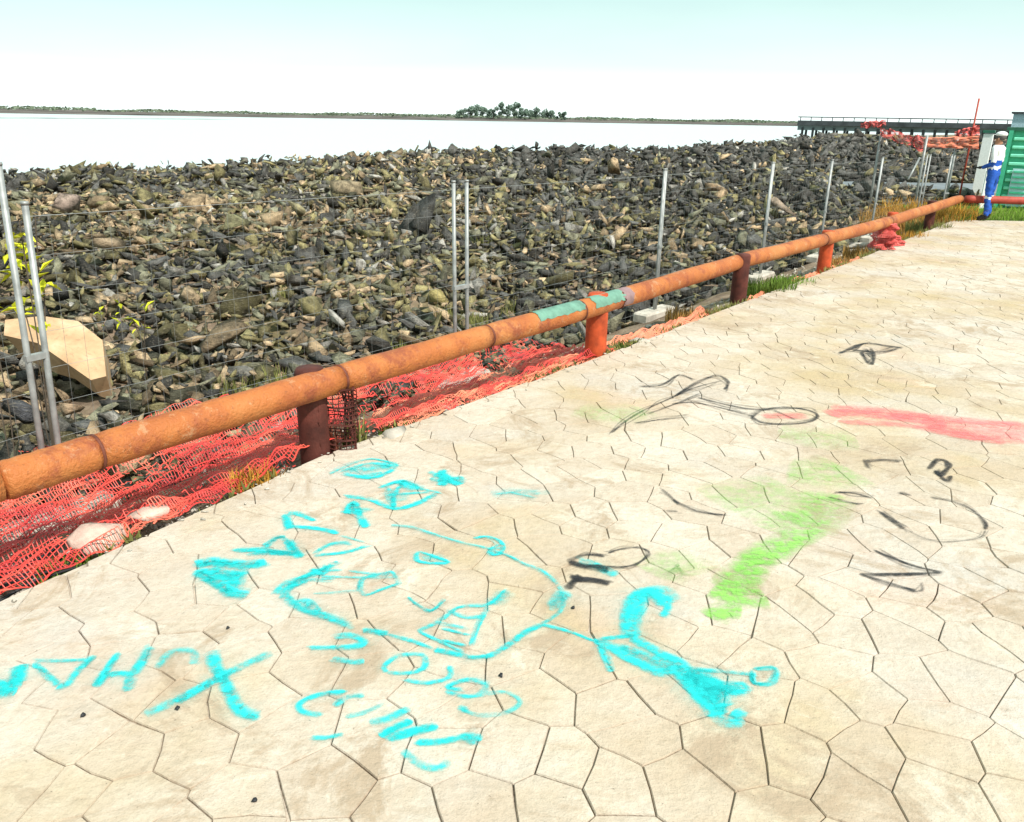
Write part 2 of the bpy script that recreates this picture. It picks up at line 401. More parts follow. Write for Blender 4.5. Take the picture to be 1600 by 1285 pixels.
def stone_geo(cx, cy, pts):
    dz = random.uniform(-.0012, .0012); rim = .0028
    n = len(pts); v = []; inner = []
    for x, y in pts:
        dx, dy = x - cx, y - cy; L = math.hypot(dx, dy) or 1
        inner.append((x - cx - dx / L * rim, y - cy - dy / L * rim, dz))
    v = inner + [(x - cx, y - cy, -.0045 + dz) for x, y in pts] + [(x - cx, y - cy, -.014) for x, y in pts]
    f = [tuple(range(n))] + [(i, n + i, n + (i + 1) % n, (i + 1) % n) for i in range(n)] + [(n + i, 2 * n + i, 2 * n + (i + 1) % n, n + (i + 1) % n) for i in range(n)]
    return v, f
rest = MB(); shades = []
for k, (size, cx, cy, pts) in enumerate(stones):
    v, f = stone_geo(cx, cy, pts); sh = random.random() ** 1.6
    if k < 300:
        o = mesh_obj('paving_stone', v, f, M_pave, pavement, loc=(cx, cy, 0))
        a = o.data.attributes.new('shade', 'FLOAT', 'POINT'); a.data.foreach_set('value', [sh] * len(v))
    else:
        rest.add([(p[0] + cx, p[1] + cy, p[2]) for p in v], f); shades += [sh] * len(v)
o = rest.build('paving_stones', M_pave, pavement); o['kind'] = 'stuff'
a = o.data.attributes.new('shade', 'FLOAT', 'POINT'); a.data.foreach_set('value', shades)
# use world position for the paving texture so that it runs on from stone to stone
for mat in (M_pave,):
    ntr = mat.node_tree; geo = ntr.nodes.new('ShaderNodeNewGeometry')
    for l in list(ntr.links):
        if l.from_node.type == 'TEX_COORD': to = l.to_socket; ntr.links.remove(l); ntr.links.new(geo.outputs['Position'], to)

# ------------------------------------------------------------ rubble
def hull_rock(seed, sx, sy, sz, n=14):
    r = random.Random(seed); bm = bmesh.new()
    for _ in range(n):
        while True:
            p = Vector((r.uniform(-1, 1), r.uniform(-1, 1), r.uniform(-1, 1)))
            if .55 < p.length < 1.25: break
        bm.verts.new((p.x * sx, p.y * sy, p.z * sz))
    res = bmesh.ops.convex_hull(bm, input=bm.verts)
    bmesh.ops.delete(bm, geom=[g_ for g_ in res['geom_interior'] if isinstance(g_, bmesh.types.BMVert)], context='VERTS')
    bmesh.ops.triangulate(bm, faces=bm.faces)
    bm.verts.index_update(); V = np.array([v.co[:] for v in bm.verts]); Fc = np.array([[v.index for v in f.verts] for f in bm.faces]); bm.free()
    return V, Fc
variants = [hull_rock(k, .5, random.uniform(.16, .36), random.uniform(.08, .2), random.choice((7, 8, 8, 9))) for k in range(36)]
TINTS = {'grey green': (.25, .24, .16), 'dark grey': (.11, .107, .10), 'tan': (.54, .39, .235), 'olive': (.31, .265, .125), 'pale grey': (.44, .41, .36)}
FENCE_S = []
def fence_s(u, d):            # arc length where a line d metres out crosses image column u
    ss = np.linspace(0, ES[-2], 900); best = min(ss, key=lambda s: abs(px((*at_edge(s, d)[0], 1.2))[0] - u)); return float(best)
rail_v = lambda u: np.interp(u, [-100, 0, 530, 820, 1155, 1500], [800, 790, 610, 520, 415, 305])
cand = []
r = 3.6
while r < 105:
    s = .098 + .0058 * r
    dth = s * .62 / r; th = R_(-46)
    while th < R_(40):
        a = th + random.uniform(-.5, .5) * dth; rr = r + random.uniform(-.5, .5) * s * .7
        cand.append((rr * math.sin(a), rr * math.cos(a), s, 0)); th += dth
    r += s * .56
for _ in range(300):          # scattered larger blocks
    rr = 4 + 45 * random.random() ** 1.1; a = random.uniform(R_(-44), R_(26)); cand.append((rr * math.sin(a), rr * math.cos(a), random.uniform(.20, .36) * (1 + rr * .03), 1))
cand = np.array(cand); P = cand[:, :2]
dE = polydist(P, EDGE_X); dS = -polydist(P, SHORE)
thr = np.array([1.08 + .25 * fbm(x, y, .9, 4) for x, y in P])
keep = (dE > thr) & (dS > -2.5) & ~((P[:, 0] > 7.5) & (P[:, 1] < 26) & (dE < 4.5)) & ~((P[:, 0] > 12) & (P[:, 1] < 30))
keep &= ~((P[:, 0] > 11) & (P[:, 1] > 27.5) & (P[:, 1] < 33) & (P[:, 0] < 40))
cand = cand[keep]; P = P[keep]; Hc = height(P)
recs = []
for k in range(len(cand)):
    x, y, s, big = cand[k]; v = random.randrange(len(variants))
    sc = s * random.uniform(.7, .9 + 2.4 * random.random() ** 1.5) * (1.3 if not big else 1.25)
    q = Quaternion((0, 0, 1), random.uniform(0, 6.283)) @ Quaternion((random.uniform(-1, 1), random.uniform(-1, 1), 0), random.gauss(0, .75))
    if random.random() < .25: q = Quaternion((random.uniform(-1, 1), random.uniform(-1, 1), random.uniform(-1, 1)), random.uniform(0, 3)) 
    z = Hc[k] + s * random.uniform(-.35, .8) + s * 1.1 * fbm(x, y, 1.3, 31) + (.08 if big else 0)
    uu, vv = px((x, y, z))
    reg = fbm(x, y, .22, 7.7)
    reg = reg + .6 * fbm(x, y, 1.1, 2.2); dark = (min(1, max(0, (math.hypot(x, y) - 20) / 24)) * .5) * (.5 if uu < 700 else 1) + (.3 if uu > 800 else 0) + (.22 if fbm(x, y, .5, 17) > .3 else 0)
    rnd = random.random()
    if rnd < dark: nm = 'dark grey'
    else:
        pt = .36 + 1.0 * reg - (.22 if uu > 760 else 0)
        nm = random.choices(['tan', 'olive', 'grey green', 'pale grey', 'dark grey'], [max(.05, pt), .30, .30, .10, .10 + max(0, -.6 * reg)])[0]
    col = np.array(TINTS[nm]) * random.uniform(.35, 1.65)
    dist = math.sqrt(x * x + y * y + 4)
    onscreen = 5 < uu < 1590 and vv < rail_v(uu) - 6
    if dS[keep][k] < 2.5 and big: continue
    if dS[keep][k] < 1.5: sc = min(sc, s * 1.3)
    recs.append([sc / dist if onscreen else 0, x, y, z, sc, v, q, nm, col, uu])
recs.sort(key=lambda a: -a[0])
meshes = []
for V, Fc in variants: meshes.append(tri_mesh('rock', V, Fc, M_rockO))
ZN = [(-1, 60, 'left of the foremost fence posts'), (60, 160, 'just right of the foremost fence posts'), (160, 300, 'well right of the foremost fence posts'), (300, 480, 'midway to the second fence joint'),
      (480, 600, 'short of the second fence joint'), (600, 711, 'hard left of the second fence joint'), (711, 850, 'just right of the second fence joint'), (850, 1034, 'left of the third fence joint'), (1034, 1205, 'between third and fourth fence joints'), (1205, 1700, 'past the fourth fence joint')]
for k, (imp, x, y, z, sc, v, q, nm, col, uu) in enumerate(recs[:300]):
    o = bpy.data.objects.new('rock', meshes[v]); C.objects.link(o); o.location = (x, y, z); o.rotation_mode = 'QUATERNION'; o.rotation_quaternion = q
    o.scale = (sc, sc, sc); o.color = (*col, 1)
    zn = next(t_[2] for t_ in ZN if t_[0] <= uu < t_[1])
    sz = 'large' if sc > .45 else ('medium' if sc > .30 else 'small')
    vv = px((x, y, z))[1]; gap_ = rail_v(uu) - vv
    bd = 'behind the rail' if gap_ < 60 else ('close to the rail' if gap_ < 130 else ('halfway up the rubble' if gap_ < 230 else 'high in the rubble'))
    up_ = q @ Vector((0, 0, 1)); lie = 'upright' if abs(up_.z) < .5 else ('tilted' if abs(up_.z) < .86 else 'flat')
    shp = 'slender' if abs(variants[v][0][:, 1]).max() < .24 else 'chunky'
    tag(o, f'{sz} {lie} {shp} {nm.replace(" ", "-")} rock {bd}, {zn}', 'rock', 'angular rocks tipped as rubble beyond the fence')
rest_r = recs[300:]
Vs = []; Fs = []; Ts = []; off = 0
for imp, x, y, z, sc, v, q, nm, col, uu in rest_r:
    V, Fc = variants[v]; M3 = np.array(q.to_matrix()); W = (V * sc) @ M3.T + np.array([x, y, z])
    Vs.append(W); Fs.append(Fc + off); off += len(V); Ts.append(np.repeat(np.array([[*col, 1]]), len(V), 0))
me = tri_mesh('rubble', np.vstack(Vs), np.vstack(Fs), M_rockA)
ca = me.attributes.new('tint', 'FLOAT_COLOR', 'POINT'); ca.data.foreach_set('color', np.vstack(Ts).astype(np.float32).ravel())
o = bpy.data.objects.new('rubble', me); C.objects.link(o)
tag(o, 'countless dark and tan stones heaped as rubble down to the water', 'rubble', kind='stuff')

# distinctive blocks
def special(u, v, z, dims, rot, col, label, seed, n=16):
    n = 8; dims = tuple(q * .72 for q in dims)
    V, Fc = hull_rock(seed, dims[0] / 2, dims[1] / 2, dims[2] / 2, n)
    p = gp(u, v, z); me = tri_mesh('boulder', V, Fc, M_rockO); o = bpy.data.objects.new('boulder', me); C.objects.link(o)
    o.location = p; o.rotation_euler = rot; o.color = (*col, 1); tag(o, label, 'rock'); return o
# big split slab at the left: a wedge with a flat top face
face = [(8, 500, 6.9), (66, 494, 7.0), (122, 502, 7.0), (160, 532, 6.85), (166, 588, 6.55), (142, 594, 6.45), (96, 562, 6.5), (58, 536, 6.6), (6, 524, 6.7)]
fr = [Vector(dp(*q)) for q in face]; cen = sum(fr, Vector()) / len(fr)
bk = [cen + (q - cen) * .86 + Vector((.02, .12, -.26 - .05 * math.sin(k * 2))) for k, q in enumerate(fr)]
bm = bmesh.new(); vs_ = [bm.verts.new(q - cen) for q in fr + bk]; n_ = len(fr)
bm.faces.new(vs_[:n_][::-1]); bm.faces.new(vs_[n_:])
for k in range(n_): bm.faces.new((vs_[k], vs_[(k + 1) % n_], vs_[n_ + (k + 1) % n_], vs_[n_ + k]))
bmesh.ops.triangulate(bm, faces=bm.faces); bmesh.ops.recalc_face_normals(bm, faces=bm.faces)
me = bpy.data.meshes.new('boulder'); bm.to_mesh(me); bm.free()
t = MT('sandstone', .9, .2); n1 = t.noise(4, 5, .6); n2 = t.noise(30, 5, .7); c = t.ramp(n1, [(.3, (.36, .22, .12)), (.55, (.47, .31, .18)), (.75, (.54, .40, .27))])
t.col(t.mix(t.rng(n2, .3, .45, .5, 0), c, (.2, .13, .08))); t.bump(n2, .35, .01); me.materials.append(t.m)
o = bpy.data.objects.new('boulder', me); C.objects.link(o); o.location = cen
tag(o, 'big flat sandstone slab with a pale tan face behind the foremost fence posts', 'rock')
special(112, 640, -.2, (.28, .22, .2), (.3, .2, .6), (.55, .38, .24), 'small tan block below the big sandstone slab', 101)
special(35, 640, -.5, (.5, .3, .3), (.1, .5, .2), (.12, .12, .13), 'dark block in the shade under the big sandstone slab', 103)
special(682, 466, -.3, (.55, .4, .34), (.3, .2, .1), (.50, .40, .16), 'rounded yellow ochre rock just left of the second fence joint', 104, 12)
special(360, 352, -.1, (1.05, .8, .7), (.1, .2, .4), (.30, .28, .15), 'big olive boulder in the middle of the left rubble', 105, 13)
special(1115, 292, -.1, (1.3, .9, .55), (.1, .15, .1), (.50, .36, .22), 'tan boulder lying between the third and fourth fence joints', 106, 11)
special(1225, 325, -.1, (1.5, .5, .4), (.0, .42, -.2), (.45, .34, .25), 'long tilted pinkish slab right of the fourth fence joint', 107)
special(545, 295, -.1, (1.6, .8, .6), (.1, .1, .3), (.45, .35, .22), 'sandy boulder high on the rubble left of the second fence joint', 108, 11)
special(470, 330, -.1, (1.1, .7, .4), (.2, .3, .3), (.42, .36, .2), 'flat yellowish slab right of the big olive boulder', 109)
special(160, 380, -.1, (1.0, .6, .5), (.2, .3, .5), (.46, .34, .22), 'tan block on the slope right of the yellow leafed twigs', 110)
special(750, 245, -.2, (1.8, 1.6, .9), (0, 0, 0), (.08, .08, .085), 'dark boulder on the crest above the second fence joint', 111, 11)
special(110, 320, -.1, (1.4, .7, .8), (.1, 0, .3), (.50, .37, .30), 'pinkish block standing behind the yellow leafed twigs', 112)

# ------------------------------------------------------------ the log rail and its posts
RAILP = [(-60, 770, ), (0, 754), (150, 707), (530, 592), (760, 526), (905, 486), (965, 468), (1155, 409), (1286, 375), (1388, 347), (1500, 311)]
RZ = .40
rp_ = [Vector(gp(u, v, RZ)) for u, v in RAILP]
dirb = (rp_[0] - rp_[2]).normalized()
start = rp_[1] + dirb * 2.2 + Vector((-.25, 0, 0))
start2 = rp_[1] + dirb * 4.6 + Vector((-.9, 0, 0))
pl = [start2, start, rp_[1]] + rp_[2:]
def log_mesh(a, b, r, over=.0):
    a, b = Vector(a), Vector(b); t_ = (b - a).normalized(); n = 14
    pts = [a + (b - a) * k / n for k in range(n + 1)]
    rad = [r * (1 + .05 * noise.noise(Vector((a.x + k * .7, a.y, k * .9)))) for k in range(n + 1)]
    rad[0] *= .93; rad[-1] *= .93
    pts = [p_ + Vector((0, 0, .010 * noise.noise(Vector((p_.x * 1.1, p_.y, 3))))) for p_ in pts]
    mb = MB(); mb.tube(pts, r, 20, True, rad); return mb
rail = empty('guard_rail', tuple((pl[1].x, pl[1].y, 0)), 'knee high orange painted log rail running along the edge of the promenade', 'guard rail')
ro = Vector((pl[1].x, pl[1].y, 0))
def child_shift(o): o.location = Vector(o.location) - ro
for a, b in zip(pl[:-1], pl[1:]):
    d_ = (b - a).normalized()
    teal = abs(px((a + b) / 2)[0] - 935) < 25
    o = log_mesh(a + d_ * .004, b - d_ * .004, .081).build('log', M_rail, rail, True); child_shift(o)
for k in range(3, len(pl) - 1):
    a = pl[k]; d_ = (pl[k + 1] - pl[k - 1]).normalized()
    mb = MB(); mb.tube([a - d_ * .006, a + d_ * .006], .0822, 20); o = mb.build('joint_band', M_band, rail, True); child_shift(o)
def patch(u0, u1, th0, th1, mat, label):          # paint on the top of the log
    a = None; vv = [np.interp(u, [q[0] for q in RAILP], [q[1] for q in RAILP]) for u in (u0, u1)]
    A = Vector(gp(u0, vv[0], RZ)); B = Vector(gp(u1, vv[1], RZ)); tt = (B - A).normalized(); side = tt.cross(Vector((0, 0, 1))).normalized(); up = side.cross(tt).normalized()
    V = []; Fq = []; NA, NB = 14, 12
    for i in range(NA + 1):
        c_ = A.lerp(B, i / NA)
        for j in range(NB + 1):
            e = .12 * noise.noise(Vector((i * .7, j, u0)));
            an = th0 + (th1 - th0) * (j / NB) + (e * 2 if j in (0, NB) else 0)
            V.append(c_ + (side * math.cos(an) + up * math.sin(an)) * .0835 + tt * (.05 * noise.noise(Vector((j * .8, u0, i))) if i in (0, NA) else 0) + Vector((0, 0, .002)))
    for i in range(NA):
        for j in range(NB): q = i * (NB + 1) + j; Fq.append((q, q + NB + 1, q + NB + 2, q + 1))
    o = mesh_obj('paint_patch', V, Fq, mat, rail, True); child_shift(o); o['label'] = label
patch(832, 903, .35, 2.3, M_teal, 'long teal paint patch on top of the log')
patch(918, 964, .1, 2.9, M_teal, 'teal painted sleeve left of the grey joint')
patch(964, 978, -.6, 3.6, plain('grey_sleeve', (.22, .14, .14), .7), 'grey brown band beside the teal paint')
POSTS = [(490, 716, M_post, .085), (932, 551, M_postred, .088), (1154, 470, M_post, .085), (1286, 417, M_postred, .085), (1388, 380, M_postred, .085), (1450, 358, M_post, .085)]
for u, v, mt_, r in POSTS:
    g0 = gp(u, v - 2); best = min(np.linspace(0, ES[-2], 700), key=lambda s: abs(px((*at_edge(s, .10)[0], 0))[0] - u)); q, an = at_edge(best, .10)
    mb = MB(); top = RZ + .085
    mb.tube([(q[0], q[1], -.3), (q[0], q[1], -.02), (q[0], q[1], .2), (q[0], q[1], top - .02), (q[0], q[1], top)], r, 16, True, [r * 1.05, r, r, r * .98, r * .86])
    o = mb.build('post', mt_, rail, True); child_shift(o)
    if mt_ is M_postred: o['label'] = 'bright red orange post'
# the far rail, to the right
c0 = pl[-1]; far = empty('guard_rail', (c0.x, c0.y, 0), 'dark red log rail crossing the far end of the promenade behind the worker', 'guard rail')
cx_ = [c0 + Vector((.12, .02, 0)), c0 + Vector((1.9, .05, -.03)), c0 + Vector((3.9, .05, -.05)), c0 + Vector((6.2, .05, -.05))]
for a, b in zip(cx_[:-1], cx_[1:]):
    o = log_mesh(a, b, .075).build('log', M_redrail, far, True); o.location = -Vector((c0.x, c0.y, 0))
for p_ in cx_[1:]:
    mb = MB(); mb.tube([(p_.x, p_.y + .13, -.3), (p_.x, p_.y + .13, .42)], .08, 14); o = mb.build('post', M_redrail, far, True); o.location = -Vector((c0.x, c0.y, 0))

# ------------------------------------------------------------ mesh fence panels
FD = 1.0
UP = [(-10, 20), (711, 728), (1038, 1041), (1207, 1209), (1300, 1301), (1379, 1380), (1450, 1451), (1490, 1491)]
US = [(fence_s(a, FD), fence_s(b, FD)) for a, b in UP]
US = [u_ if k < 2 else ((u_[0] + u_[1]) / 2 - .019, (u_[0] + u_[1]) / 2 + .019) for k, u_ in enumerate(US)]
def fence_ztop(s): return float(np.interp(s, [0, 3, 6, 9, 12, 16, 22], [1.45, 1.44, 1.45, 1.33, 1.30, 1.28, 1.2]))
US = [(US[0][0] - 3.05, US[0][0] - 2.9)] + US
lab = ['galvanised mesh fence panel at the near left, ending at the pair of leaning posts', 'widest mesh fence panel, across the left half of the rubble', 'mesh fence panel right of the middle, starting at the bright pair of posts',
       'third mesh fence panel along the rubble, ending at the post by the long tilted slab', 'fourth mesh fence panel along the rubble', 'mesh fence panel ending at the tall post beside the red bundle', 'mesh fence panel behind the dry grass', 'last mesh fence panel before the corner of the rail']
for k in range(len(US) - 1):
    s0, s1 = US[k][1], US[k + 1][0]
    a, an = at_edge(s0, FD); b, _ = at_edge(s1, FD); za, zb = fence_ztop(s0), fence_ztop(s1)
    if k == 0: zb += .14
    if k == 1: za -= .04
    fp = empty('mesh_fence', (a[0], a[1], -.45), lab[k], 'fence', 'mesh fence panels along the rubble')
    lean_a = -.05 if k == 1 else .0; O = Vector((a[0], a[1], -.45))
    A0 = Vector((a[0], a[1], -.5)); B0 = Vector((b[0], b[1], -.5))
    tt = (B0 - A0).normalized()
    leanL = tt * (.085 if k == 1 else random.uniform(-.008, .008)); leanR = tt * (.085 if k == 0 else random.uniform(-.008, .008))
    A1 = Vector((a[0], a[1], za)) + leanL; B1 = Vector((b[0], b[1], zb)) + leanR
    for q0, q1 in ((A0, A1), (B0, B1)):
        mb = MB(); mb.tube([q0 - O, (q0 + q1) / 2 - O, q1 - O], .0155, 10); mb.build('post', M_galv, fp, True)
        mb = MB(); mb.tube([q1 - O, q1 + Vector((0, 0, .015)) - O], .018, 10); mb.build('post_cap', M_galv, fp, True)
    mb = MB(); L = (B0 - A0).length
    nv = int(L / .10); nh = 9
    def wp(x, z): return A0.lerp(B0, x).lerp(A1.lerp(B1, x), z) - O + Vector((0, 0, 0))
    for i in range(1, nv): mb.tube([wp(i / nv, .06), wp(i / nv, .97)], .0009, 3, False)
    for j in range(nh + 1): mb.tube([wp(0, .06 + .91 * j / nh), wp(1, .06 + .91 * j / nh)], .0011 if 0 < j < nh else .002, 3, False)
    w_ = mb.build('wire_mesh', M_wire, fp); w_['kind'] = 'stuff'
    # clamp that ties the panel to its right neighbour
    mb = MB(); cpt = B0.lerp(B1, .55) - O; dd = (Vector((*at_edge(US[k + 1][1], FD)[0], 0)) - Vector((b[0], b[1], 0))); dd.z = 0
    mb.box(cpt + dd / 2, (dd.length + .03, .035, .03), math.atan2(dd.y, dd.x)); mb.build('clamp', M_galv, fp)
    # concrete foot under the joint
    ft = MB(); mid = (Vector((b[0], b[1], 0)) + dd / 2); zf = hz(mid.x, mid.y)
    ft.box((0, 0, .05), (.62, .2, .12), an); fo = ft.build('concrete_block', M_conc, loc=(mid.x, mid.y, zf)); bpy_b = fo.modifiers.new('b', 'BEVEL'); bpy_b.width = .02
    tag(fo, ['concrete foot of the fence at the left frame edge', 'concrete foot under the foremost pair of fence posts', 'concrete foot under the second, bright pair of fence posts', 'concrete foot of the third fence joint, beyond the red post', 'concrete foot of the fourth fence joint', 'concrete foot of the fifth fence joint', 'concrete foot behind the red bundle', 'concrete foot in the dry grass by the rail corner'][k], 'concrete block', 'concrete feet of the mesh fence')

# ------------------------------------------------------------ plastic safety netting
def net_sheet(fn, nu, nv, wd, tear=0):
    V = []; Fq = []
    P_ = [[Vector(fn(i / nu, j / nv)) for j in range(nv + 1)] for i in range(nu + 1)]
    def ribbon(pts, w_):
        base = len(V)
        for i, p_ in enumerate(pts):
            t_ = pts[min(i + 1, len(pts) - 1)] - pts[max(i - 1, 0)]; sd_ = t_.cross(Vector((.0, -.35, 1))).normalized() * w_ / 2
            V.append(p_ - sd_); V.append(p_ + sd_)
        for i in range(len(pts) - 1):
            q = base + 2 * i
            if tear and noise.noise(pts[i] * 2.6 + Vector((0, 0, tear))) > .22 and random.random() < .8: continue
            Fq.append((q, q + 1, q + 3, q + 2))
    for j in range(nv + 1): ribbon([P_[i][j] for i in range(nu + 1)], wd * (1.25 if j % 4 else 2.2))
    for i in range(nu + 1): ribbon([P_[i][j] for j in range(nv + 1)], wd * .7)
    return V, Fq
def make_net(name, fn, nu, nv, wd, mat, label, cat='safety net', tear=0):
    V, Fq = net_sheet(fn, nu, nv, wd, tear); o = mesh_obj(name, V, Fq, mat); tag(o, label, cat); return o
s_post1 = fence_s(490, .1); s_end = fence_s(965, .1)
NetParam = []
def ground_net(sa, sb, da, db, seed, lift, wr):
    cache = {}
    def fn(a, b):
        s = sa + (sb - sa) * a; d = da + (db - da) * b + .05 * noise.noise(Vector((s * 2.2, seed, b * 2)))
        q, _ = at_edge(s, d); z = np.interp(d, [0, .12, .95, 1.35], [-.09, -.11, -.30, -.52])
        z += .035 * noise.noise(Vector((s * 13, d * 16, seed))) + lift + wr * .8 * abs(noise.noise(Vector((s * 1.7, d * 5 + seed, seed)))) + wr * 1.1 * abs(noise.noise(Vector((s * 3.1, d * 15, seed + 4))))
        fold = noise.noise_vector(Vector((s * 6, d * 6, seed + 11))) * .032; z += (.34 * b ** 2 if db > 1.2 else .16 * b ** 2 if db > .9 else 0)
        return (q[0] + fold.x, q[1] + fold.y, z)
    return fn
SA = fence_s(20, .1) - 2.2
make_net('safety_net', ground_net(SA, s_post1 + .05, .06, 1.5, 1.3, .06, .11), 210, 50, .0052, M_net, tear=3, label= 'red plastic safety netting rumpled on the ground under the near left rail')
make_net('safety_net', ground_net(SA + .3, s_post1 + .1, .12, 1.25, 7.7, .03, .09), 200, 44, .0055, M_net, tear=5, label= 'lower layer of red netting crushed flat beneath the near left net')
make_net('safety_net', ground_net(s_post1 + .1, s_end, .07, 1.0, 4.2, .05, .09), 170, 36, .0065, M_net, tear=2, label= 'orange red netting on the ground between the first and second rail posts')
make_net('safety_net', ground_net(s_post1 + .5, s_end + .05, .05, .62, 5.2, .04, .08), 140, 24, .007, M_netorange, tear=7, label= 'faded orange netting layer beside the second rail post')
make_net('safety_net', ground_net(s_end + .25, fence_s(1140, .1), .06, .32, 9.2, .02, .10), 90, 10, .011, M_netorange, 'narrow strip of faded orange netting left of the third rail post')
make_net('safety_net', ground_net(fence_s(1180, .1), fence_s(1370, .1), .03, .16, 2.2, .02, .08), 90, 6, .014, M_netorange, 'thin orange netting strip at the pavement edge before the red bundle')
# hanging bunch tied round the first post
def bunch(a, b):
    q, an = at_edge(s_post1 - .12 + .3 * a, .02 + .10 * math.sin(a * 9)); return (q[0], q[1] + .05 * noise.noise(Vector((a * 7, b * 5, 1))), -.05 + .42 * b * (1 - .3 * abs(a - .5)))
make_net('safety_net', bunch, 26, 16, .008, M_post, 'dark red scrap of netting bunched round the first rail post')
# red bundle at the far post
s5 = fence_s(1390, .1)
def bundle(a, b):
    an = a * 2 * math.pi; q, _ = at_edge(s5, -.0); rr = (.15 + .12 * noise.noise(Vector((math.cos(an) * 1.6, math.sin(an) * 1.6, b * 5)))) * (1.1 - .25 * b)
    return (q[0] + rr * math.cos(an), q[1] + rr * math.sin(an) * .8, .0 + .36 * b + .02)
make_net('net_bundle', bundle, 46, 24, .013, M_netred, 'bright red bundle of netting wrapped round the fifth rail post')
s6 = s5 + .55
def bundle2(a, b):
    an = a * 2 * math.pi; q, _ = at_edge(s6, .0); rr = (.20 + .18 * noise.noise(Vector((math.cos(an) * 1.5, math.sin(an) * 1.5, b * 3 + 6)))) * (1.1 - .8 * b)
    return (q[0] + rr * math.cos(an), q[1] + rr * math.sin(an) * .5, .0 + .14 * b)
make_net('net_bundle', bundle2, 36, 8, .02, M_netred, 'low heap of red netting beside the wrapped fifth post')
# far nets high on the back fence
def hang(u0, u1, v0a, v0b, v1a, v1b, dist, seed, amp):
    def fn(a, b):
        u = u0 + (u1 - u0) * a; vt = v0a + (v0b - v0a) * a; vb = v1a + (v1b - v1a) * a; v = vt + (vb - vt) * b
        return tuple(dp(u, v + 5 * noise.noise(Vector((a * 6, seed, b))) * amp, dist + .5 * amp * noise.noise(Vector((a * 7, b * 3, seed)))))
    return fn
make_net('safety_net', hang(1376, 1442, 200, 216, 213, 236, 20, 3, 1.3), 44, 9, .016, M_netred, 'crumpled pinkish red netting slumped over the back fence left of the orange band')
make_net('safety_net', hang(1442, 1529, 216, 214, 230, 232, 20.3, 8, .3), 56, 8, .02, M_netorange, 'taut band of faded orange netting along the back fence')
make_net('safety_net', hang(1492, 1530, 206, 196, 218, 216, 20.6, 5, .5), 30, 9, .018, M_netred, 'triangle of red netting tied up to the tall red pole')
make_net('safety_net', hang(1345, 1384, 192, 188, 200, 198, 24, 5, .8), 30, 6, .018, M_netred, 'far wisp of pink netting above the pier end')
# tall red pole, back fence posts
def pole(name, u, vt, zb, dist, r, mat, label, cat='pole'):
    pt = dp(u, vt, dist); mb = MB(); mb.tube([(0, 0, zb), (0, 0, (pt[2] + zb) / 2), (0, 0, pt[2])], r, 10)
    o = mb.build(name, mat, None, True, (pt[0], pt[1], 0)); tag(o, label, cat); return o
pole('marker_pole', 1530, 154, -.2, 20.6, .021, M_redrail, 'tall thin red pole rising above the orange netting left of the worker')
pole('steel_pole', 1378, 203, -.4, 20.2, .03, M_galv, 'back fence post holding the left end of the red netting', 'pole')
pole('steel_pole', 1449, 212, -.4, 20.2, .03, M_galv, 'back fence post at the joint of red and orange netting', 'pole')
pole('steel_pole', 1497, 214, -.4, 20.4, .03, M_galv, 'back fence post under the orange band near the red pole', 'pole')
mb = MB(); a_ = dp(1437, 247, 19); b_ = dp(1419, 281, 18.6); mb.tube([a_, b_], .022, 8); o = mb.build('leaning_pole', M_galv, None, True); tag(o, 'short pale pole leaning diagonally behind the dry grass', 'pole')

# ------------------------------------------------------------ stones and debris in the strip
def debris(u, v, dims, mat, label, seed, z=-.02, cat='stone', rot=None):
    V, Fc = hull_rock(seed, dims[0] / 2, dims[1] / 2, dims[2] / 2, 18); p_ = gp(u, v, z); me = tri_mesh('stone', V, Fc, mat); o = bpy.data.objects.new('stone', me); C.objects.link(o)
    o.location = p_; o.rotation_euler = rot or (.1, .1, seed); tag(o, label, cat); return o
debris(150, 845, (.34, .2, .14), M_pink, 'pale pink stone under the near left netting beside the green weeds', 201, rot=(.1, .05, .9))
debris(620, 682, (.24, .16, .10), M_conc, 'whitish stone at the pavement edge right of the first rail post', 202)
debris(230, 805, (.22, .10, .07), M_pink, 'flat pinkish stone along the edge beside the netting', 203, rot=(.1, .05, .9))
debris(1005, 535, (.3, .16, .08), M_conc, 'pale flat stone just right of the second rail post', 204)
debris(1340, 385, (.9, .25, .10), M_conc, 'long pale slab at the edge left of the red bundle', 205, rot=(0, 0, .75))
for k, (u, v) in enumerate(((895, 949), (783, 1055), (129, 1117), (277, 1106), (355, 981), (398, 1250))):
    wh = ['by the black and cyan scribbles', 'right of the small round cyan letters', 'below the cyan word at the left edge', 'on the leg of the big cyan X', 'alone above the big cyan X', 'low in the frame near a dark crack'][k]
    debris(u, v, (.02, .017, .012), M_black, 'tiny dark pebble lying on the paving ' + wh, 300 + k, z=.006, cat='pebble')
gv = []; gf = []; off = 0
for _ in range(3800):
    s = random.uniform(.2, ES[-3]); d = abs(random.gauss(.02, .35)) + .03; q, _a = at_edge(s, d)
    V, Fc = variants[random.randrange(36)]; sc = random.choice((.03, .045, .07, .1)) * random.uniform(.7, 1.3)
    z = float(np.interp(d, [0, .12, .95, 1.35], [-.09, -.11, -.30, -.5]))
    M3 = np.array(Quaternion((random.random(), random.random(), random.random()), random.uniform(0, 6)).to_matrix())
    gv.append((V * sc) @ M3.T + np.array([q[0], q[1], z + sc * .12])); gf.append(Fc + off); off += len(V)
for _ in range(260):
    s = random.uniform(.6, ES[-3]); d = -abs(random.gauss(0, .06)); q, _a = at_edge(s, d); V, Fc = variants[random.randrange(36)]; sc = random.choice((.012, .018, .03)) * random.uniform(.7, 1.3)
    gv.append(V * sc + np.array([q[0], q[1], .003 + sc * .1])); gf.append(Fc + off); off += len(V)
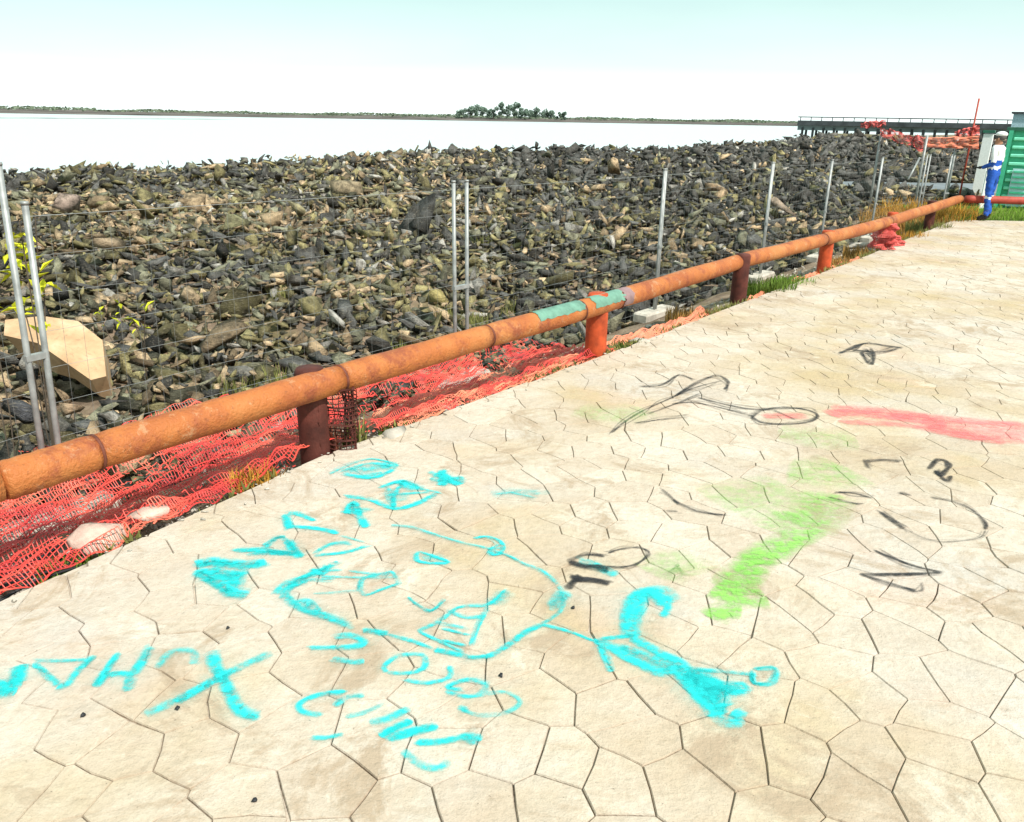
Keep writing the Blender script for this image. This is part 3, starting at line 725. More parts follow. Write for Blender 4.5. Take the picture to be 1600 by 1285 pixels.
me = tri_mesh('gravel', np.vstack(gv), np.vstack(gf), M_conc); o = bpy.data.objects.new('gravel', me); C.objects.link(o); tag(o, 'loose gravel and broken stone along the pavement edge', 'gravel', kind='stuff')

# ------------------------------------------------------------ plants
def tuft(loc, w_, h_, n, mat, label, cat='weed', lean=.5, bw=.01, name='grass_tuft', group=None):
    V = []; Fq = []
    for _ in range(n):
        a = random.uniform(0, 6.28); r0 = w_ * math.sqrt(random.random()) * .5; x, y = r0 * math.cos(a), r0 * math.sin(a)
        hh = h_ * random.uniform(.45, 1.1); a2 = random.uniform(0, 6.28); ln = random.uniform(.1, lean) * hh; sx, sy = math.cos(a2 + 1.57) * bw / 2, math.sin(a2 + 1.57) * bw / 2
        b = len(V); cx, cy = math.cos(a2), math.sin(a2)
        V += [(x - sx, y - sy, 0), (x + sx, y + sy, 0), (x + cx * ln * .35 + sx * .8, y + cy * ln * .35 + sy * .8, hh * .6), (x + cx * ln * .35 - sx * .8, y + cy * ln * .35 - sy * .8, hh * .6), (x + cx * ln, y + cy * ln, hh)]
        Fq += [(b, b + 1, b + 2, b + 3), (b + 3, b + 2, b + 4)]
    o = mesh_obj(name, V, Fq, mat, loc=loc); tag(o, label, cat, group); return o
def leafy(loc, spread, h_, nst, nl, ls, leaf, label, cat='shrub', name='shrub', stemr=.004, lean=.4, t0=.4):
    e = empty(name, loc, label, cat); sb = MB(); V = []; Fq = []
    for _ in range(nst):
        a = random.uniform(0, 6.28); r0 = spread * random.random() * .5; p0 = Vector((r0 * math.cos(a) * .4, r0 * math.sin(a) * .4, 0)); top = Vector((r0 * math.cos(a) + random.uniform(-lean, lean) * h_ * .5, r0 * math.sin(a) + random.uniform(-lean, lean) * h_ * .5, h_ * random.uniform(.6, 1)))
        mid = (p0 + top) / 2 + Vector((random.uniform(-.04, .04), random.uniform(-.04, .04), .02)); sb.tube([p0, mid, top], stemr, 5, False)
        for _ in range(nl):
            t_ = random.uniform(t0, 1); c_ = p0.lerp(mid, t_ * 2) if t_ < .5 else mid.lerp(top, t_ * 2 - 1)
            M3 = Matrix.Rotation(random.uniform(0, 6.28), 3, 'Z') @ Matrix.Rotation(random.uniform(-.9, .9), 3, 'Y'); l = ls * random.uniform(.6, 1.2); b = len(V)
            for q in ((0, 0, 0), (l * .5, l * .22, .1 * l), (l, 0, -.1 * l), (l * .5, -l * .22, .1 * l)): V.append(c_ + M3 @ Vector(q))
            Fq.append((b, b + 1, b + 2, b + 3))
    sb.build('stem', M_bark, e); o = mesh_obj('foliage', V, Fq, leaf, e); return e
def edge_at(u, d):
    s = fence_s_cache(u, d); q, an = at_edge(s, d); return (q[0], q[1], float(np.interp(d, [0, .12, .95, 1.35], [-.10, -.12, -.31, -.5])))
def fence_s_cache(u, d):
    ss = np.linspace(0, ES[-2], 500); return float(min(ss, key=lambda s: abs(px((*at_edge(s, d)[0], 0))[0] - u)))
for u, d, w_, h_, n, mt_, lb in [
    (118, .05, .30, .10, 260, L_grn, 'low green weed clump at the pavement edge by the black wire, near left'),
    (340, .03, .16, .06, 120, L_olv, 'small olive grass tuft at the edge left of the orange dry weed'),
    (392, .10, .26, .16, 260, L_org, 'orange dry weed clump under the netting left of the first post'),
    (505, .12, .18, .30, 120, L_rus, 'rusty brown weed standing beside the first rail post'),
    (550, .10, .14, .22, 90, L_olv, 'thin olive stalks right of the first rail post'),
    (640, .03, .36, .09, 300, L_grn, 'long green weed patch on the edge right of the whitish stone'),
    (700, .04, .26, .05, 160, L_rus, 'dark creeping weed in the gap of the edge midway between two posts'),
    (745, .04, .16, .07, 120, L_olv, 'small olive tuft at the edge left of the red post'),
    (985, .06, .28, .12, 260, L_grn, 'dark green weed beside the pale stone by the red post'),
    (1080, .30, .5, .16, 260, L_dry, 'straw coloured tuft behind the rail left of the third post'),
    (1110, .12, .3, .10, 200, L_rus, 'reddish dry weed left of the third rail post'),
    (1205, .10, .55, .22, 700, L_grn, 'broad green weed patch right of the third rail post'),
    (1240, .06, .55, .16, 600, L_lush, 'bright green weed patch left of the fourth rail post'),
    (1310, .15, .4, .2, 300, L_dry, 'straw tuft just right of the fourth rail post'),
    (1345, .25, .5, .2, 320, L_dry, 'straw tuft left of the red bundle'),
    (1420, .10, .6, .2, 400, L_org, 'orange brown weed right of the red bundle'),
    (1450, .15, .8, .25, 500, L_olv, 'olive weed patch under the far end of the rail'),
    (1480, .2, .9, .3, 600, L_grn, 'green weed patch under the corner of the rail')]:
    tuft(edge_at(u, d), w_, h_, n, mt_, lb, bw=.012)
V = []; Fq = []
for _ in range(5200):
    s = random.uniform(.5, ES[-3]); 
    if fbm(s * 1.0, 3, 1.3, 5) < .02: continue
    d = abs(random.gauss(.0, .07)) + .0; q, _a = at_edge(s, d); zz = -.10 if d > .02 else -.002; b = len(V); hh = random.uniform(.015, .06) + (.06 if zz < -.05 else 0); a2 = random.uniform(0, 6.28); ww = random.uniform(.004, .012)
    V += [(q[0] - ww, q[1], zz), (q[0] + ww, q[1], zz), (q[0] + math.cos(a2) * hh * .6, q[1] + math.sin(a2) * hh * .6, zz + hh)]; Fq.append((b, b + 1, b + 2))
o = mesh_obj('weeds', V, Fq, L_olv); tag(o, 'patchy low weeds creeping along the pavement edge', 'weeds', kind='stuff')
# dry grass bank before the corner
for k, (u, v, w_, h_, mt_, lb) in enumerate([(1425, 300, 1.8, .55, L_dry, 'tall straw grass behind the rail right of the tall fence post'), (1455, 292, 2.0, .7, L_org, 'rust orange dry grass behind the far rail'),
        (1475, 296, 1.6, .5, L_dry, 'pale dry grass right of the rust orange grass'), (1400, 318, 1.2, .4, L_olv, 'olive scrub behind the rail above the red bundle'), (1500, 298, 1.6, .35, L_olv, 'low olive grass behind the rail corner')]):
    p_ = dp(u, v, 16.8 + .4 * k); p_[2] = hz(p_[0], p_[1]); tuft(tuple(p_), w_, h_ * .62 + .12, 1100, mt_, lb, bw=.018, lean=1.1)
# grass strip under the far rail
V = []; Fq = []
for _ in range(6000):
    x = random.uniform(c0.x - .3, c0.x + 9); y = FAR_Y + .05 + 2.6 * random.random(); hh = random.uniform(.06, .2); a2 = random.uniform(0, 6.28); b = len(V); z = -.07
    V += [(x - .012, y, z), (x + .012, y, z), (x + math.cos(a2) * hh * .4, y + math.sin(a2) * hh * .4, z + hh)]; Fq.append((b, b + 1, b + 2))
o = mesh_obj('grass', V, Fq, L_lush); tag(o, 'bright green grass strip behind the far end of the pavement', 'grass', kind='stuff')
o = mesh_obj('grass_bank', [(c0.x - .2, FAR_Y + .02, -.03), (c0.x + 20, FAR_Y + .02, -.03), (c0.x + 20, FAR_Y + 3.2, -.02), (c0.x - .2, FAR_Y + 3.2, -.02)], [(0, 1, 2, 3)], M_turf); tag(o, kind='structure')
# yellow-leafed twigs at the left fence joint
for (u, v, dist, sp_, h_, lb, nst, nl) in [(75, 700, 4.5, .30, 1.22, 'tall twiggy shrub with yellow green leaves climbing the foremost fence posts', 6, 8), (10, 700, 4.4, .3, 1.2, 'yellow leafed twig at the left frame edge by the fence post', 2, 5)]:
    p_ = dp(u, v, dist); zz = hz(p_[0], p_[1]); leafy((p_[0], p_[1], zz), sp_, h_ + .95, nst, nl, .115, L_yel, lb, lean=.16, t0=.72)
for (u, v, lb) in [(178, 460, 'young yellow green sprout among the rocks right of the foremost posts'), (212, 480, 'bright green single sprout on the rocks beside the yellow one')]:
    p_ = gp(u, v, .15); leafy((p_[0], p_[1], -.5), .06, .75, 2, 5, .10, L_yel, lb, name='sprout', t0=.6)
for k in range(22):
    u, v = (random.uniform(200, 1150), random.uniform(300, 520)) if k < 10 else (random.uniform(330, 1000), 0)
    if k >= 10: v = rail_v(u) - random.uniform(12, 70)
    elif v > rail_v(u) - 40: v = rail_v(u) - 60
    p_ = gp(u, v, -.35); tuft((p_[0], p_[1], hz(p_[0], p_[1]) + .02), .35, .2, 90, L_olv, f'olive weed tuft between the rocks {next(t_[2] for t_ in ZN if t_[0] <= u < t_[1])}', bw=.010, group='weed tufts among the rubble')
# black cable mesh at the left corner
kv = MB()
for j in range(4):
    pts = []
    for i in range(10):
        q, _a = at_edge(SA + 1.3 + i * .12, .06 + j * .07); pts.append((q[0], q[1], -.04 + .02 * math.sin(i * 1.3 + j)))
    kv.tube(pts, .007, 5)
o = kv.build('cable', M_black, None, True); tag(o, 'black cables lying at the pavement edge in the lower left under the netting', 'cable')

# ------------------------------------------------------------ green cabinet, pale board, far things right
gp_ = dp(1558, 300, 19.5); X0 = gp_[0]; W_, D_, Hc_ = 2.8, 2.2, 1.74
RZC = R_(-30); cr_, sr_ = math.cos(RZC), math.sin(RZC)
cb = empty('site_container', (X0 + cr_ * W_ / 2 - sr_ * D_ / 2, 19.5 + sr_ * W_ / 2 + cr_ * D_ / 2, -.05), 'bright green ribbed steel container at the right frame edge behind the worker', 'container', rz=RZC)
mb = MB(); mb.box((0, 0, Hc_ / 2), (W_, D_, Hc_)); mb.build('body', M_green, cb)
for k in range(9):
    mb = MB(); mb.box((.02, -D_ / 2 - .03, .12 + k * .18), (W_ - .16, .06, .07)); o = mb.build('rib', M_greenl, cb); o.modifiers.new('b', 'BEVEL').width = .015
for sx in (-1, 1):
    mb = MB(); mb.box((sx * (W_ / 2 - .03), -D_ / 2 - .045, Hc_ / 2), (.09, .09, Hc_)); mb.build('corner_post', M_green, cb)
mb = MB(); mb.box((0, 0, Hc_ + .035), (W_ + .14, D_ + .14, .07)); mb.build('lid', M_dgreen, cb)
gr = MB(); gr.box((-W_ / 2 + .40, -D_ / 2 - .085, .5), (.36, .03, .84)); gg = gr.build('grille', M_grille, cb)
for k in range(7):
    mb = MB(); mb.box((-W_ / 2 + .40, -D_ / 2 - .115, .16 + k * .115), (.32, .03, .035)); mb.build('slat', M_green, gg)
mb = MB(); p_ = dp(1540, 300, 19.2); mb.box((0, 0, .45), (.17, .05, .95)); o = mb.build('white_board', M_white, None, False, (p_[0], p_[1], -.1)); o.modifiers.new('b', 'BEVEL').width = .01
tag(o, 'narrow white board standing upright just left of the worker', 'board')
# white cabin wall seen behind the worker's head
p_ = dp(1541, 230, 24.2); e = empty('site_cabin', (p_[0], 24.2, -.1), 'narrow white site cabin glimpsed between the red pole and the green container', 'cabin', rz=R_(-32))
mb = MB(); mb.box((0, 0, .86), (.24, .4, 1.6)); mb.build('wall', M_white, e); mb = MB(); mb.box((0, 0, 1.725), (.30, .46, .07)); mb.build('roof', M_dgreen, e)
p_ = dp(1592, 178, 62); e = empty('far_building', (p_[0] + 2.6, 62, -.1), 'distant blue grey building above the green container at the right edge', 'building', rz=R_(-32))
mb = MB(); mb.box((0, 0, 1.35), (5, 4, 2.7)); mb.build('wall', plain('blue_grey_render', (.35, .5, .55)), e); mb = MB(); mb.box((0, 0, 2.76), (5.3, 4.3, .12)); mb.build('roof', M_deck, e)

# pier
PD = 140
pa, pb = dp(1251, 187, PD), dp(1600, 196, PD - 14)
pr = empty('pier', (pa[0], pa[1], -.5), 'long dark pier on piles reaching out beyond the right end of the rubble', 'pier')
O = Vector((pa[0], pa[1], -.5)); dv = Vector((pb[0] - pa[0], pb[1] - pa[1], 0)); L = dv.length; an = math.atan2(dv.y, dv.x); dn = dv.normalized()
def pbx(name, t0, t1, z0, z1, dep, mat, yoff=0):
    mb = MB(); c_ = dn * (t0 + t1) / 2 + Vector((-dn.y, dn.x, 0)) * yoff; mb.box((c_.x, c_.y, (z0 + z1) / 2 + .5), (t1 - t0, dep, z1 - z0), an); return mb.build(name, mat, pr)
pbx('deck', 0, L, 1.3, 2.0, 6, M_deck); pbx('beam', 0, L, .55, 1.3, 4.5, M_pier)
for k in range(int(L / 1.6)):
    for yo in (-2.2, 2.2):
        c_ = dn * (k * 1.6 + .8) + Vector((-dn.y, dn.x, 0)) * yo
        mb = MB(); mb.tube([(c_.x, c_.y, -3), (c_.x, c_.y, 1.45)], .2, 8); mb.build('pile', M_deck, pr)
    c_ = dn * (k * 1.6 + .4) + Vector((-dn.y, dn.x, 0)) * -2.9
    mb = MB(); mb.box((c_.x, c_.y, 2.7), (.12, .12, .55), an); mb.build('railing_post', M_deck, pr)
pbx('handrail', 0, L, 2.45, 2.6, .15, M_deck, -2.9)
tw = MB(); a_ = dp(1297, 214, PD - 12); b_ = dp(1440, 220, PD - 20)
e = MB(); c_ = (Vector(a_) + Vector(b_)) / 2; ll = Vector((b_[0] - a_[0], b_[1] - a_[1], 0)); e.box((0, 0, .05), (ll.length, 1, 1.2), math.atan2(ll.y, ll.x))
o = e.build('low_wall', M_tan, None, False, (c_.x, c_.y, -.4)); tag(o, 'low sandy wall in front of the pier', 'wall')
# grey track beyond the far grass
q = [dp(1385, 262, 30), dp(1530, 262, 30)]
V = [(11.5, 27.5, -.38), (40, 27.0, -.34), (40, 32.5, -.34), (12.5, 33, -.38)]
o = mesh_obj('track', V, [(0, 1, 2, 3)], plain('grey_track', (.17, .19, .20), .9, .1, .2, 2)); tag(o, kind='structure')

# ------------------------------------------------------------ far shore
def strip(name, ua, ub, vwater, width, hmax, mat, seed):
    V = []; Fq = []; N = 160
    rows = [(0, 0), (.12, .35), (.35, .8), (.6, 1), (1, .9)]
    for i in range(N + 1):
        a = i / N; u = ua + (ub - ua) * a; v = vwater(u); b0 = gp(u, v, SEA); dirv = np.array([b0[0], b0[1]]); D = np.hypot(*dirv); dirv /= D
        taper = min(1, a * 8, (1 - a) * 8)
        for w_, h_ in rows:
            rr = D + w_ * width * (.4 + .6 * taper) + 8 * fbm(a * 9, seed, 1) * (1 - w_)
            V.append((dirv[0] * rr, dirv[1] * rr, SEA - .3 + (hmax * h_ * (.75 + .5 * fbm(a * 14, w_, 1, seed)) + .3) * taper))
    for i in range(N):
        for j in range(4): q_ = i * 5 + j; Fq.append((q_, q_ + 5, q_ + 6, q_ + 1))
    o = mesh_obj(name, V, Fq, mat, None, True); tag(o, kind='structure'); return o
M_shore = plain('far_shore_mud', (.11, .095, .085), .95, .1, .5, .02)
M_bar = plain('dark_mud_bank', (.12, .12, .10), .95, .1, .4, .05)
strip('far_shore', -700, 1700, lambda u: 177.3 + u * .0162, 300, 5.6, M_shore, 3)
strip('mud_bank', -500, 430, lambda u: 185 + u * .006, 5, .35, M_bar, 6)
strip('islet', 690, 900, lambda u: 190.0 + (u - 800) * .017, 40, 1.2, M_shore, 9)
# scrub belt along the far shore
V = []; Fq = []
for _ in range(9000):
    u = random.uniform(-650, 1400); v = 176.5 + u * .0171; b0 = gp(u, v, SEA); D = math.hypot(b0[0], b0[1]); k = 1 + random.uniform(.02, .35); x, y = b0[0] * k, b0[1] * k
    tall = 1.2 + 2.6 * max(0, fbm(u * .01, 2, 1, 1) + .2) + (2.0 if u < 150 else 0) + (1.2 if 560 < u < 720 else 0); z = SEA + 3.2 + random.random() * tall; s = random.uniform(.8, 2.2); b = len(V)
    M3 = Matrix.Rotation(random.uniform(0, 6), 3, 'Z') @ Matrix.Rotation(random.uniform(0, 1.5), 3, 'X')
    for q_ in ((-s, 0, -s * .5), (s, 0, -s * .4), (s * .7, .3, s * .6), (-s * .6, .3, s * .5)): V.append(Vector((x, y, z)) + M3 @ Vector(q_))
    Fq.append((b, b + 1, b + 2, b + 3))
o = mesh_obj('scrub', V, Fq, leafmat('far_scrub', (.17, .21, .14), .3)); tag(o, 'low scrub covering the far shore across the water', 'scrub', kind='stuff')
def far_tree(u, vtop, wpx, k, label):
    b0 = gp(u, 190 + (u - 800) * .017, SEA); kf = 1.02 + .03 * (k % 3); base = Vector((b0[0] * kf, b0[1] * kf, SEA + .7)); D = base.y
    top = dp(u, vtop, D)[2]; Ht = top - base.z; Wd = wpx / FPX * D
    e = empty('tree', base, label, 'tree'); mb = MB(); mb.tube([(0, 0, 0), (.2, 0, Ht * .3), (0, .1, Ht * .7)], .3, 6, True, [.45, .3, .12])
    for _ in range(5):
        a = random.uniform(0, 6.28); mb.tube([(0.1, 0, Ht * .35), (math.cos(a) * Wd * .3, math.sin(a) * Wd * .3, Ht * .65)], .1, 5)
    mb.build('trunk', M_bark, e); V = []; Fq = []
    cl = [(random.uniform(-.42, .42) * Wd, random.uniform(-.4, .4) * Wd, Ht * random.uniform(.3, .92), random.uniform(.12, .24) * Wd) for _ in range(11)]
    for cx, cy, cz, cr in cl:
        for _ in range(120):
            d_ = Vector((random.gauss(0, 1), random.gauss(0, 1), random.gauss(0, .8))).normalized() * cr * random.uniform(.5, 1.05); s = random.uniform(.35, .8); b = len(V)
            M3 = Matrix.Rotation(random.uniform(0, 6), 3, 'Z') @ Matrix.Rotation(random.uniform(0, 3), 3, 'X')
            for q_ in ((-s, -s, 0), (s, -s, 0), (s * .8, s, 0), (-s, s * .7, 0)):
                p2 = Vector((cx, cy, cz)) + d_ + M3 @ Vector(q_); p2.z = max(p2.z, .2); V.append(p2)
            Fq.append((b, b + 1, b + 2, b + 3))
    mesh_obj('crown', V, Fq, L_far, e)
ft = [(722, 173, 16, 'lowest bushy tree at the left end of the wooded islet'), (736, 168, 20, 'rounded tree second from the left on the islet'), (752, 165, 20, 'broad tree left of the tallest pair on the islet'), (770, 168, 18, 'shorter tree just left of the tallest on the islet'),
      (786, 161, 20, 'left one of the two tallest islet trees'), (803, 160, 20, 'right one of the two tallest islet trees'), (820, 169, 18, 'tree stepping down just right of the tallest on the islet'), (838, 170, 22, 'broad green tree on the right half of the islet'),
      (856, 173, 20, 'low tree near the right end of the islet'), (876, 176, 14, 'small bush at the right tip of the islet')]
for k, (u, v, w_, lb) in enumerate(ft): far_tree(u, v, w_, k, lb)

# ------------------------------------------------------------ the worker
def skin_mesh(nodes, edges, name, subdiv=2):
    me = bpy.data.meshes.new(name + '_skel'); me.from_pydata([n_[0] for n_ in nodes], edges, []); o = bpy.data.objects.new(name + '_skel', me); C.objects.link(o)
    o.modifiers.new('skin', 'SKIN'); me.skin_vertices or None
    for i, n_ in enumerate(nodes):
        sv = me.skin_vertices[0].data[i]; sv.radius = n_[1] if isinstance(n_[1], tuple) else (n_[1], n_[1]); sv.use_root = (i == 0)
    mo = o.modifiers.new('sub', 'SUBSURF'); mo.levels = subdiv; mo.render_levels = subdiv
    bpy.context.view_layer.update(); dg = bpy.context.evaluated_depsgraph_get(); r_ = bpy.data.meshes.new_from_object(o.evaluated_get(dg)); r_.name = name
    bpy.data.objects.remove(o); return r_
# figure faces -X; height 1.66
N = [((0, 0, .90), (.145, .12)), ((-.01, 0, 1.06), (.135, .115)), ((-.01, 0, 1.22), (.155, .125)), ((0, 0, 1.35), (.135, .10)), ((-.01, 0, 1.43), (.055, .055)), ((-.025, 0, 1.50), (.062, .06)), ((-.03, 0, 1.565), (.088, .078)), ((-.02, 0, 1.64), (.055, .055)),
     ((0, .10, .84), (.090, .085)), ((-.02, .125, .48), (.068, .066)), ((.01, .135, .12), (.052, .052)), ((.01, .135, .055), (.052, .05)), ((-.15, .15, .04), (.045, .036)),
     ((0, -.10, .84), (.090, .085)), ((.03, -.125, .48), (.068, .066)), ((.07, -.135, .12), (.052, .052)), ((.07, -.135, .055), (.052, .05)), ((-.09, -.155, .04), (.045, .036)),
     ((0, .19, 1.36), (.062, .062)), ((.02, .225, 1.10), (.050, .050)), ((-.20, .15, 1.02), (.036, .036)),
     ((0, -.19, 1.36), (.062, .062)), ((.04, -.235, 1.10), (.050, .050)), ((-.18, -.17, 1.00), (.036, .036))]
E_ = [(0, 1), (1, 2), (2, 3), (3, 4), (4, 5), (5, 6), (6, 7), (0, 8), (8, 9), (9, 10), (10, 11), (11, 12), (0, 13), (13, 14), (14, 15), (15, 16), (16, 17), (3, 18), (18, 19), (19, 20), (3, 21), (21, 22), (22, 23)]
bm_ = skin_mesh(N, E_, 'body')
for v_ in bm_.vertices:
    if v_.co.z < 1.4 and v_.co.z > .12:
        f_ = noise.noise(Vector((v_.co.x * 6, v_.co.y * 6, v_.co.z * 22))) * .016 + noise.noise(v_.co * 14) * .008; v_.co.x += v_.normal.x * f_; v_.co.y += v_.normal.y * f_
for mt_ in (M_blue, M_white, M_refl, M_skin, M_black): bm_.materials.append(mt_)
for p_ in bm_.polygons:
    x, y, z = p_.center; p_.use_smooth = True
    if z > 1.435: i = 3
    elif z > 1.16: i = 1
    elif z < .11: i = 4
    elif .42 < z < .47: i = 2
    elif .985 < z < 1.035 and abs(y) < .17 and x > -.12: i = 2
    elif z > 1.12 and abs(y) > .17: i = 1
    else: i = 0
    p_.material_index = i
pp = gp(1537, 344); person = empty('person', (pp[0], pp[1], 0), 'worker in white and blue workwear standing at the far end of the promenade', 'person', rz=R_(-48))
b_ = bpy.data.objects.new('body', bm_); C.objects.link(b_); b_.parent = person
mb = MB(); mb.ball((-.005, 0, 1.585), .098, 14, 8, (1.02, .9, .82)); mb.build('hair', M_hair, person, True)
mb = MB(); mb.ball((-.0, 0, 1.632), .103, 14, 8, (1.05, .92, .55)); mb.box((-.115, 0, 1.628), (.08, .13, .010)); mb.build('cap', M_white, person, True)
mb = MB(); mb.ball((-.118, 0, 1.535), .017, 8, 6, (1, .8, 1.3)); mb.build('nose', M_skin, person, True)
mb = MB(); mb.ball((-.105, 0, 1.495), .016, 8, 5, (.5, 1.6, .4)); mb.build('mouth', M_redrail, person, True)
for sy in (-1, 1):
    mb = MB(); mb.ball((-.103, sy * .032, 1.56), .011, 8, 6); mb.build('eye', M_black, person, True)
    mb = MB(); mb.ball((-.015, sy * .085, 1.54), .026, 8, 6, (.7, .35, 1.1)); mb.build('ear', M_skin, person, True)
def glove(w0, dr, sy):
    w0 = Vector(w0); dr = Vector(dr).normalized(); side = Vector((0, sy, 0)); up = dr.cross(side).normalized()
    nod = [(w0, .028), (w0 + dr * .05, (.034, .02)), (w0 + dr * .085, (.036, .018))]; ed = [(0, 1), (1, 2)]
    for k, ln in enumerate((.068, .078, .072, .056)):
        b = w0 + dr * .088 + side * (.027 - .018 * k); i = len(nod); nod += [(b, .0095), (b + dr * ln * .5, .009), (b + dr * ln * .8 - Vector((0, 0, .03)), .008)]; ed += [(2, i), (i, i + 1), (i + 1, i + 2)]
    i = len(nod); nod += [(w0 + dr * .03 + side * .035, .011), (w0 + dr * .07 + side * .055 - Vector((0, 0, .01)), .0095)]; ed += [(1, i), (i, i + 1)]
    gm = skin_mesh([(tuple(a_), b_2) for a_, b_2 in nod], ed, 'glove', 1); gm.materials.append(M_black); gm.polygons.foreach_set('use_smooth', [True] * len(gm.polygons))
    o = bpy.data.objects.new('glove', gm); C.objects.link(o); o.parent = person
glove((-.205, .15, 1.018), (-1, -.2, -.05), -1); glove((-.185, -.17, .998), (-1, .2, .1), 1)

# ------------------------------------------------------------ graffiti: sprayed strokes on the paving
def paint_mat(name, c, dens=1.0, speck=.5):
    t = MT(name, .7, .25); uv = t.n.new('ShaderNodeUVMap'); uv.uv_map = 'stroke'; sp = t.n.new('ShaderNodeSeparateXYZ'); t.l.new(uv.outputs[0], sp.inputs[0])
    g = t.n.new('ShaderNodeNewGeometry')
    e = t.math('ABSOLUTE', t.math('SUBTRACT', sp.outputs[1], .5)); e = t.rng(e, .5, .18, 0, 1)
    n1 = t.noise(22, 5, .7, vec=g.outputs['Position']); n2 = t.noise(130, 4, .7, vec=g.outputs['Position']); n3 = t.noise(4, 4, .6, vec=g.outputs['Position'])
    a = t.math('MULTIPLY', e, t.rng(n1, .28, .55, 1 - speck, 1)); a = t.math('MULTIPLY', a, t.rng(n3, .3, .6, .55, 1)); a = t.math('MULTIPLY', a, t.rng(t.noise(9, 6, .75, vec=g.outputs['Position'], stretch=(.6, 1.8, 1)), .36, .56, 1 - speck * .8, 1))
    a = t.math('MULTIPLY', a, t.rng(n2, .3, .5, .55, 1)); a = t.math('MULTIPLY', a, dens)
    att = t.n.new('ShaderNodeAttribute'); att.attribute_name = 'dens'; a = t.math('MULTIPLY', a, att.outputs['Fac']); a = t.math('MINIMUM', a, 1)
    t.col(t.mix(t.rng(n1, .35, .65), c, tuple(min(1, x * 1.25 + .01) for x in c))); t.l.new(a, t.b.inputs['Alpha']); return t.m
P_CY = paint_mat('cyan_spray', (.015, .52, .52), 1.0, .85); P_BK = paint_mat('black_spray', (.02, .02, .022), 1.0, .55); P_GR = paint_mat('green_spray', (.20, .46, .08), .95, 1.0); P_RD = paint_mat('red_spray', (.72, .16, .16), 1.1, .9)
GZ = [0]
def graffiti(strokes, mat, label):
    """strokes: list of (width_m, density, [(u,v)...]) laid on the pavement"""
    V = []; Fq = []; UVs = []; DN = []
    if mat is P_CY:          # overspray and the second pass of the can
        gh = []
        for w_, d_, p_ in strokes:
            for q in range(2):
                ox, oy = random.uniform(-1, 1) * w_ * 190, random.uniform(-1, 1) * w_ * 90
                gh.append((w_ * .55, d_ * random.uniform(.3, .7), [(u + ox + random.uniform(-3, 3), v + oy + random.uniform(-2, 2)) for u, v in p_]))
        strokes = [(w_ * 1.9 + .02, d_ * .08, p_) for w_, d_, p_ in strokes] + gh + [(w_ * .9, d_ * 1.1, p_) for w_, d_, p_ in strokes]
    elif mat is P_BK:
        strokes = [(w_ * .5, d_ * .6, [(u + random.uniform(-7, 7), v + random.uniform(-4, 4)) for u, v in p_]) for w_, d_, p_ in strokes * 2] + [(w_ * .8, d_, p_) for w_, d_, p_ in strokes]
    for st in strokes:
        wd, dn_, pts = st
        GZ[0] = (GZ[0] + 1) % 9; z = .0035 + GZ[0] * .00025
        g_ = [Vector(gp(u, v, 0)) for u, v in pts]
        if len(g_) > 2:                           # smooth through the traced points
            sm = []
            for i in range(len(g_) - 1):
                p0 = g_[max(i - 1, 0)]; p1 = g_[i]; p2 = g_[i + 1]; p3 = g_[min(i + 2, len(g_) - 1)]
                for q in range(5):
                    t_ = q / 5; sm.append(.5 * ((2 * p1) + (-p0 + p2) * t_ + (2 * p0 - 5 * p1 + 4 * p2 - p3) * t_ * t_ + (-p0 + 3 * p1 - 3 * p2 + p3) * t_ ** 3))
            sm.append(g_[-1]); g_ = sm
        else: g_ = [g_[0].lerp(g_[1], k / 6) for k in range(7)]
        b = len(V); acc = 0
        for i, p_ in enumerate(g_):
            tt = (g_[min(i + 1, len(g_) - 1)] - g_[max(i - 1, 0)]); tt.normalize(); sd_ = Vector((-tt.y, tt.x, 0)); ww = wd * (1 + .22 * noise.noise(p_ * 5)) * (.55 if i in (0, len(g_) - 1) else 1) / 2 * 1.35
            if i: acc += (p_ - g_[i - 1]).length
            V += [(p_.x - sd_.x * ww, p_.y - sd_.y * ww, z), (p_.x, p_.y, z), (p_.x + sd_.x * ww, p_.y + sd_.y * ww, z)]; UVs += [(acc, 0), (acc, .5), (acc, 1)]
            fd = dn_ * (.45 if i in (0, len(g_) - 1) else 1); DN += [fd] * 3
        for i in range(len(g_) - 1):
            q = b + 3 * i; Fq += [(q, q + 1, q + 4, q + 3), (q + 1, q + 2, q + 5, q + 4)]
    o = mesh_obj('graffiti', V, Fq, mat); uvl = o.data.uv_layers.new(name='stroke')
    for l in o.data.loops: uvl.data[l.index].uv = UVs[l.vertex_index]
    a = o.data.attributes.new('dens', 'FLOAT', 'POINT'); a.data.foreach_set('value', DN)
    tag(o, label, 'graffiti'); return o
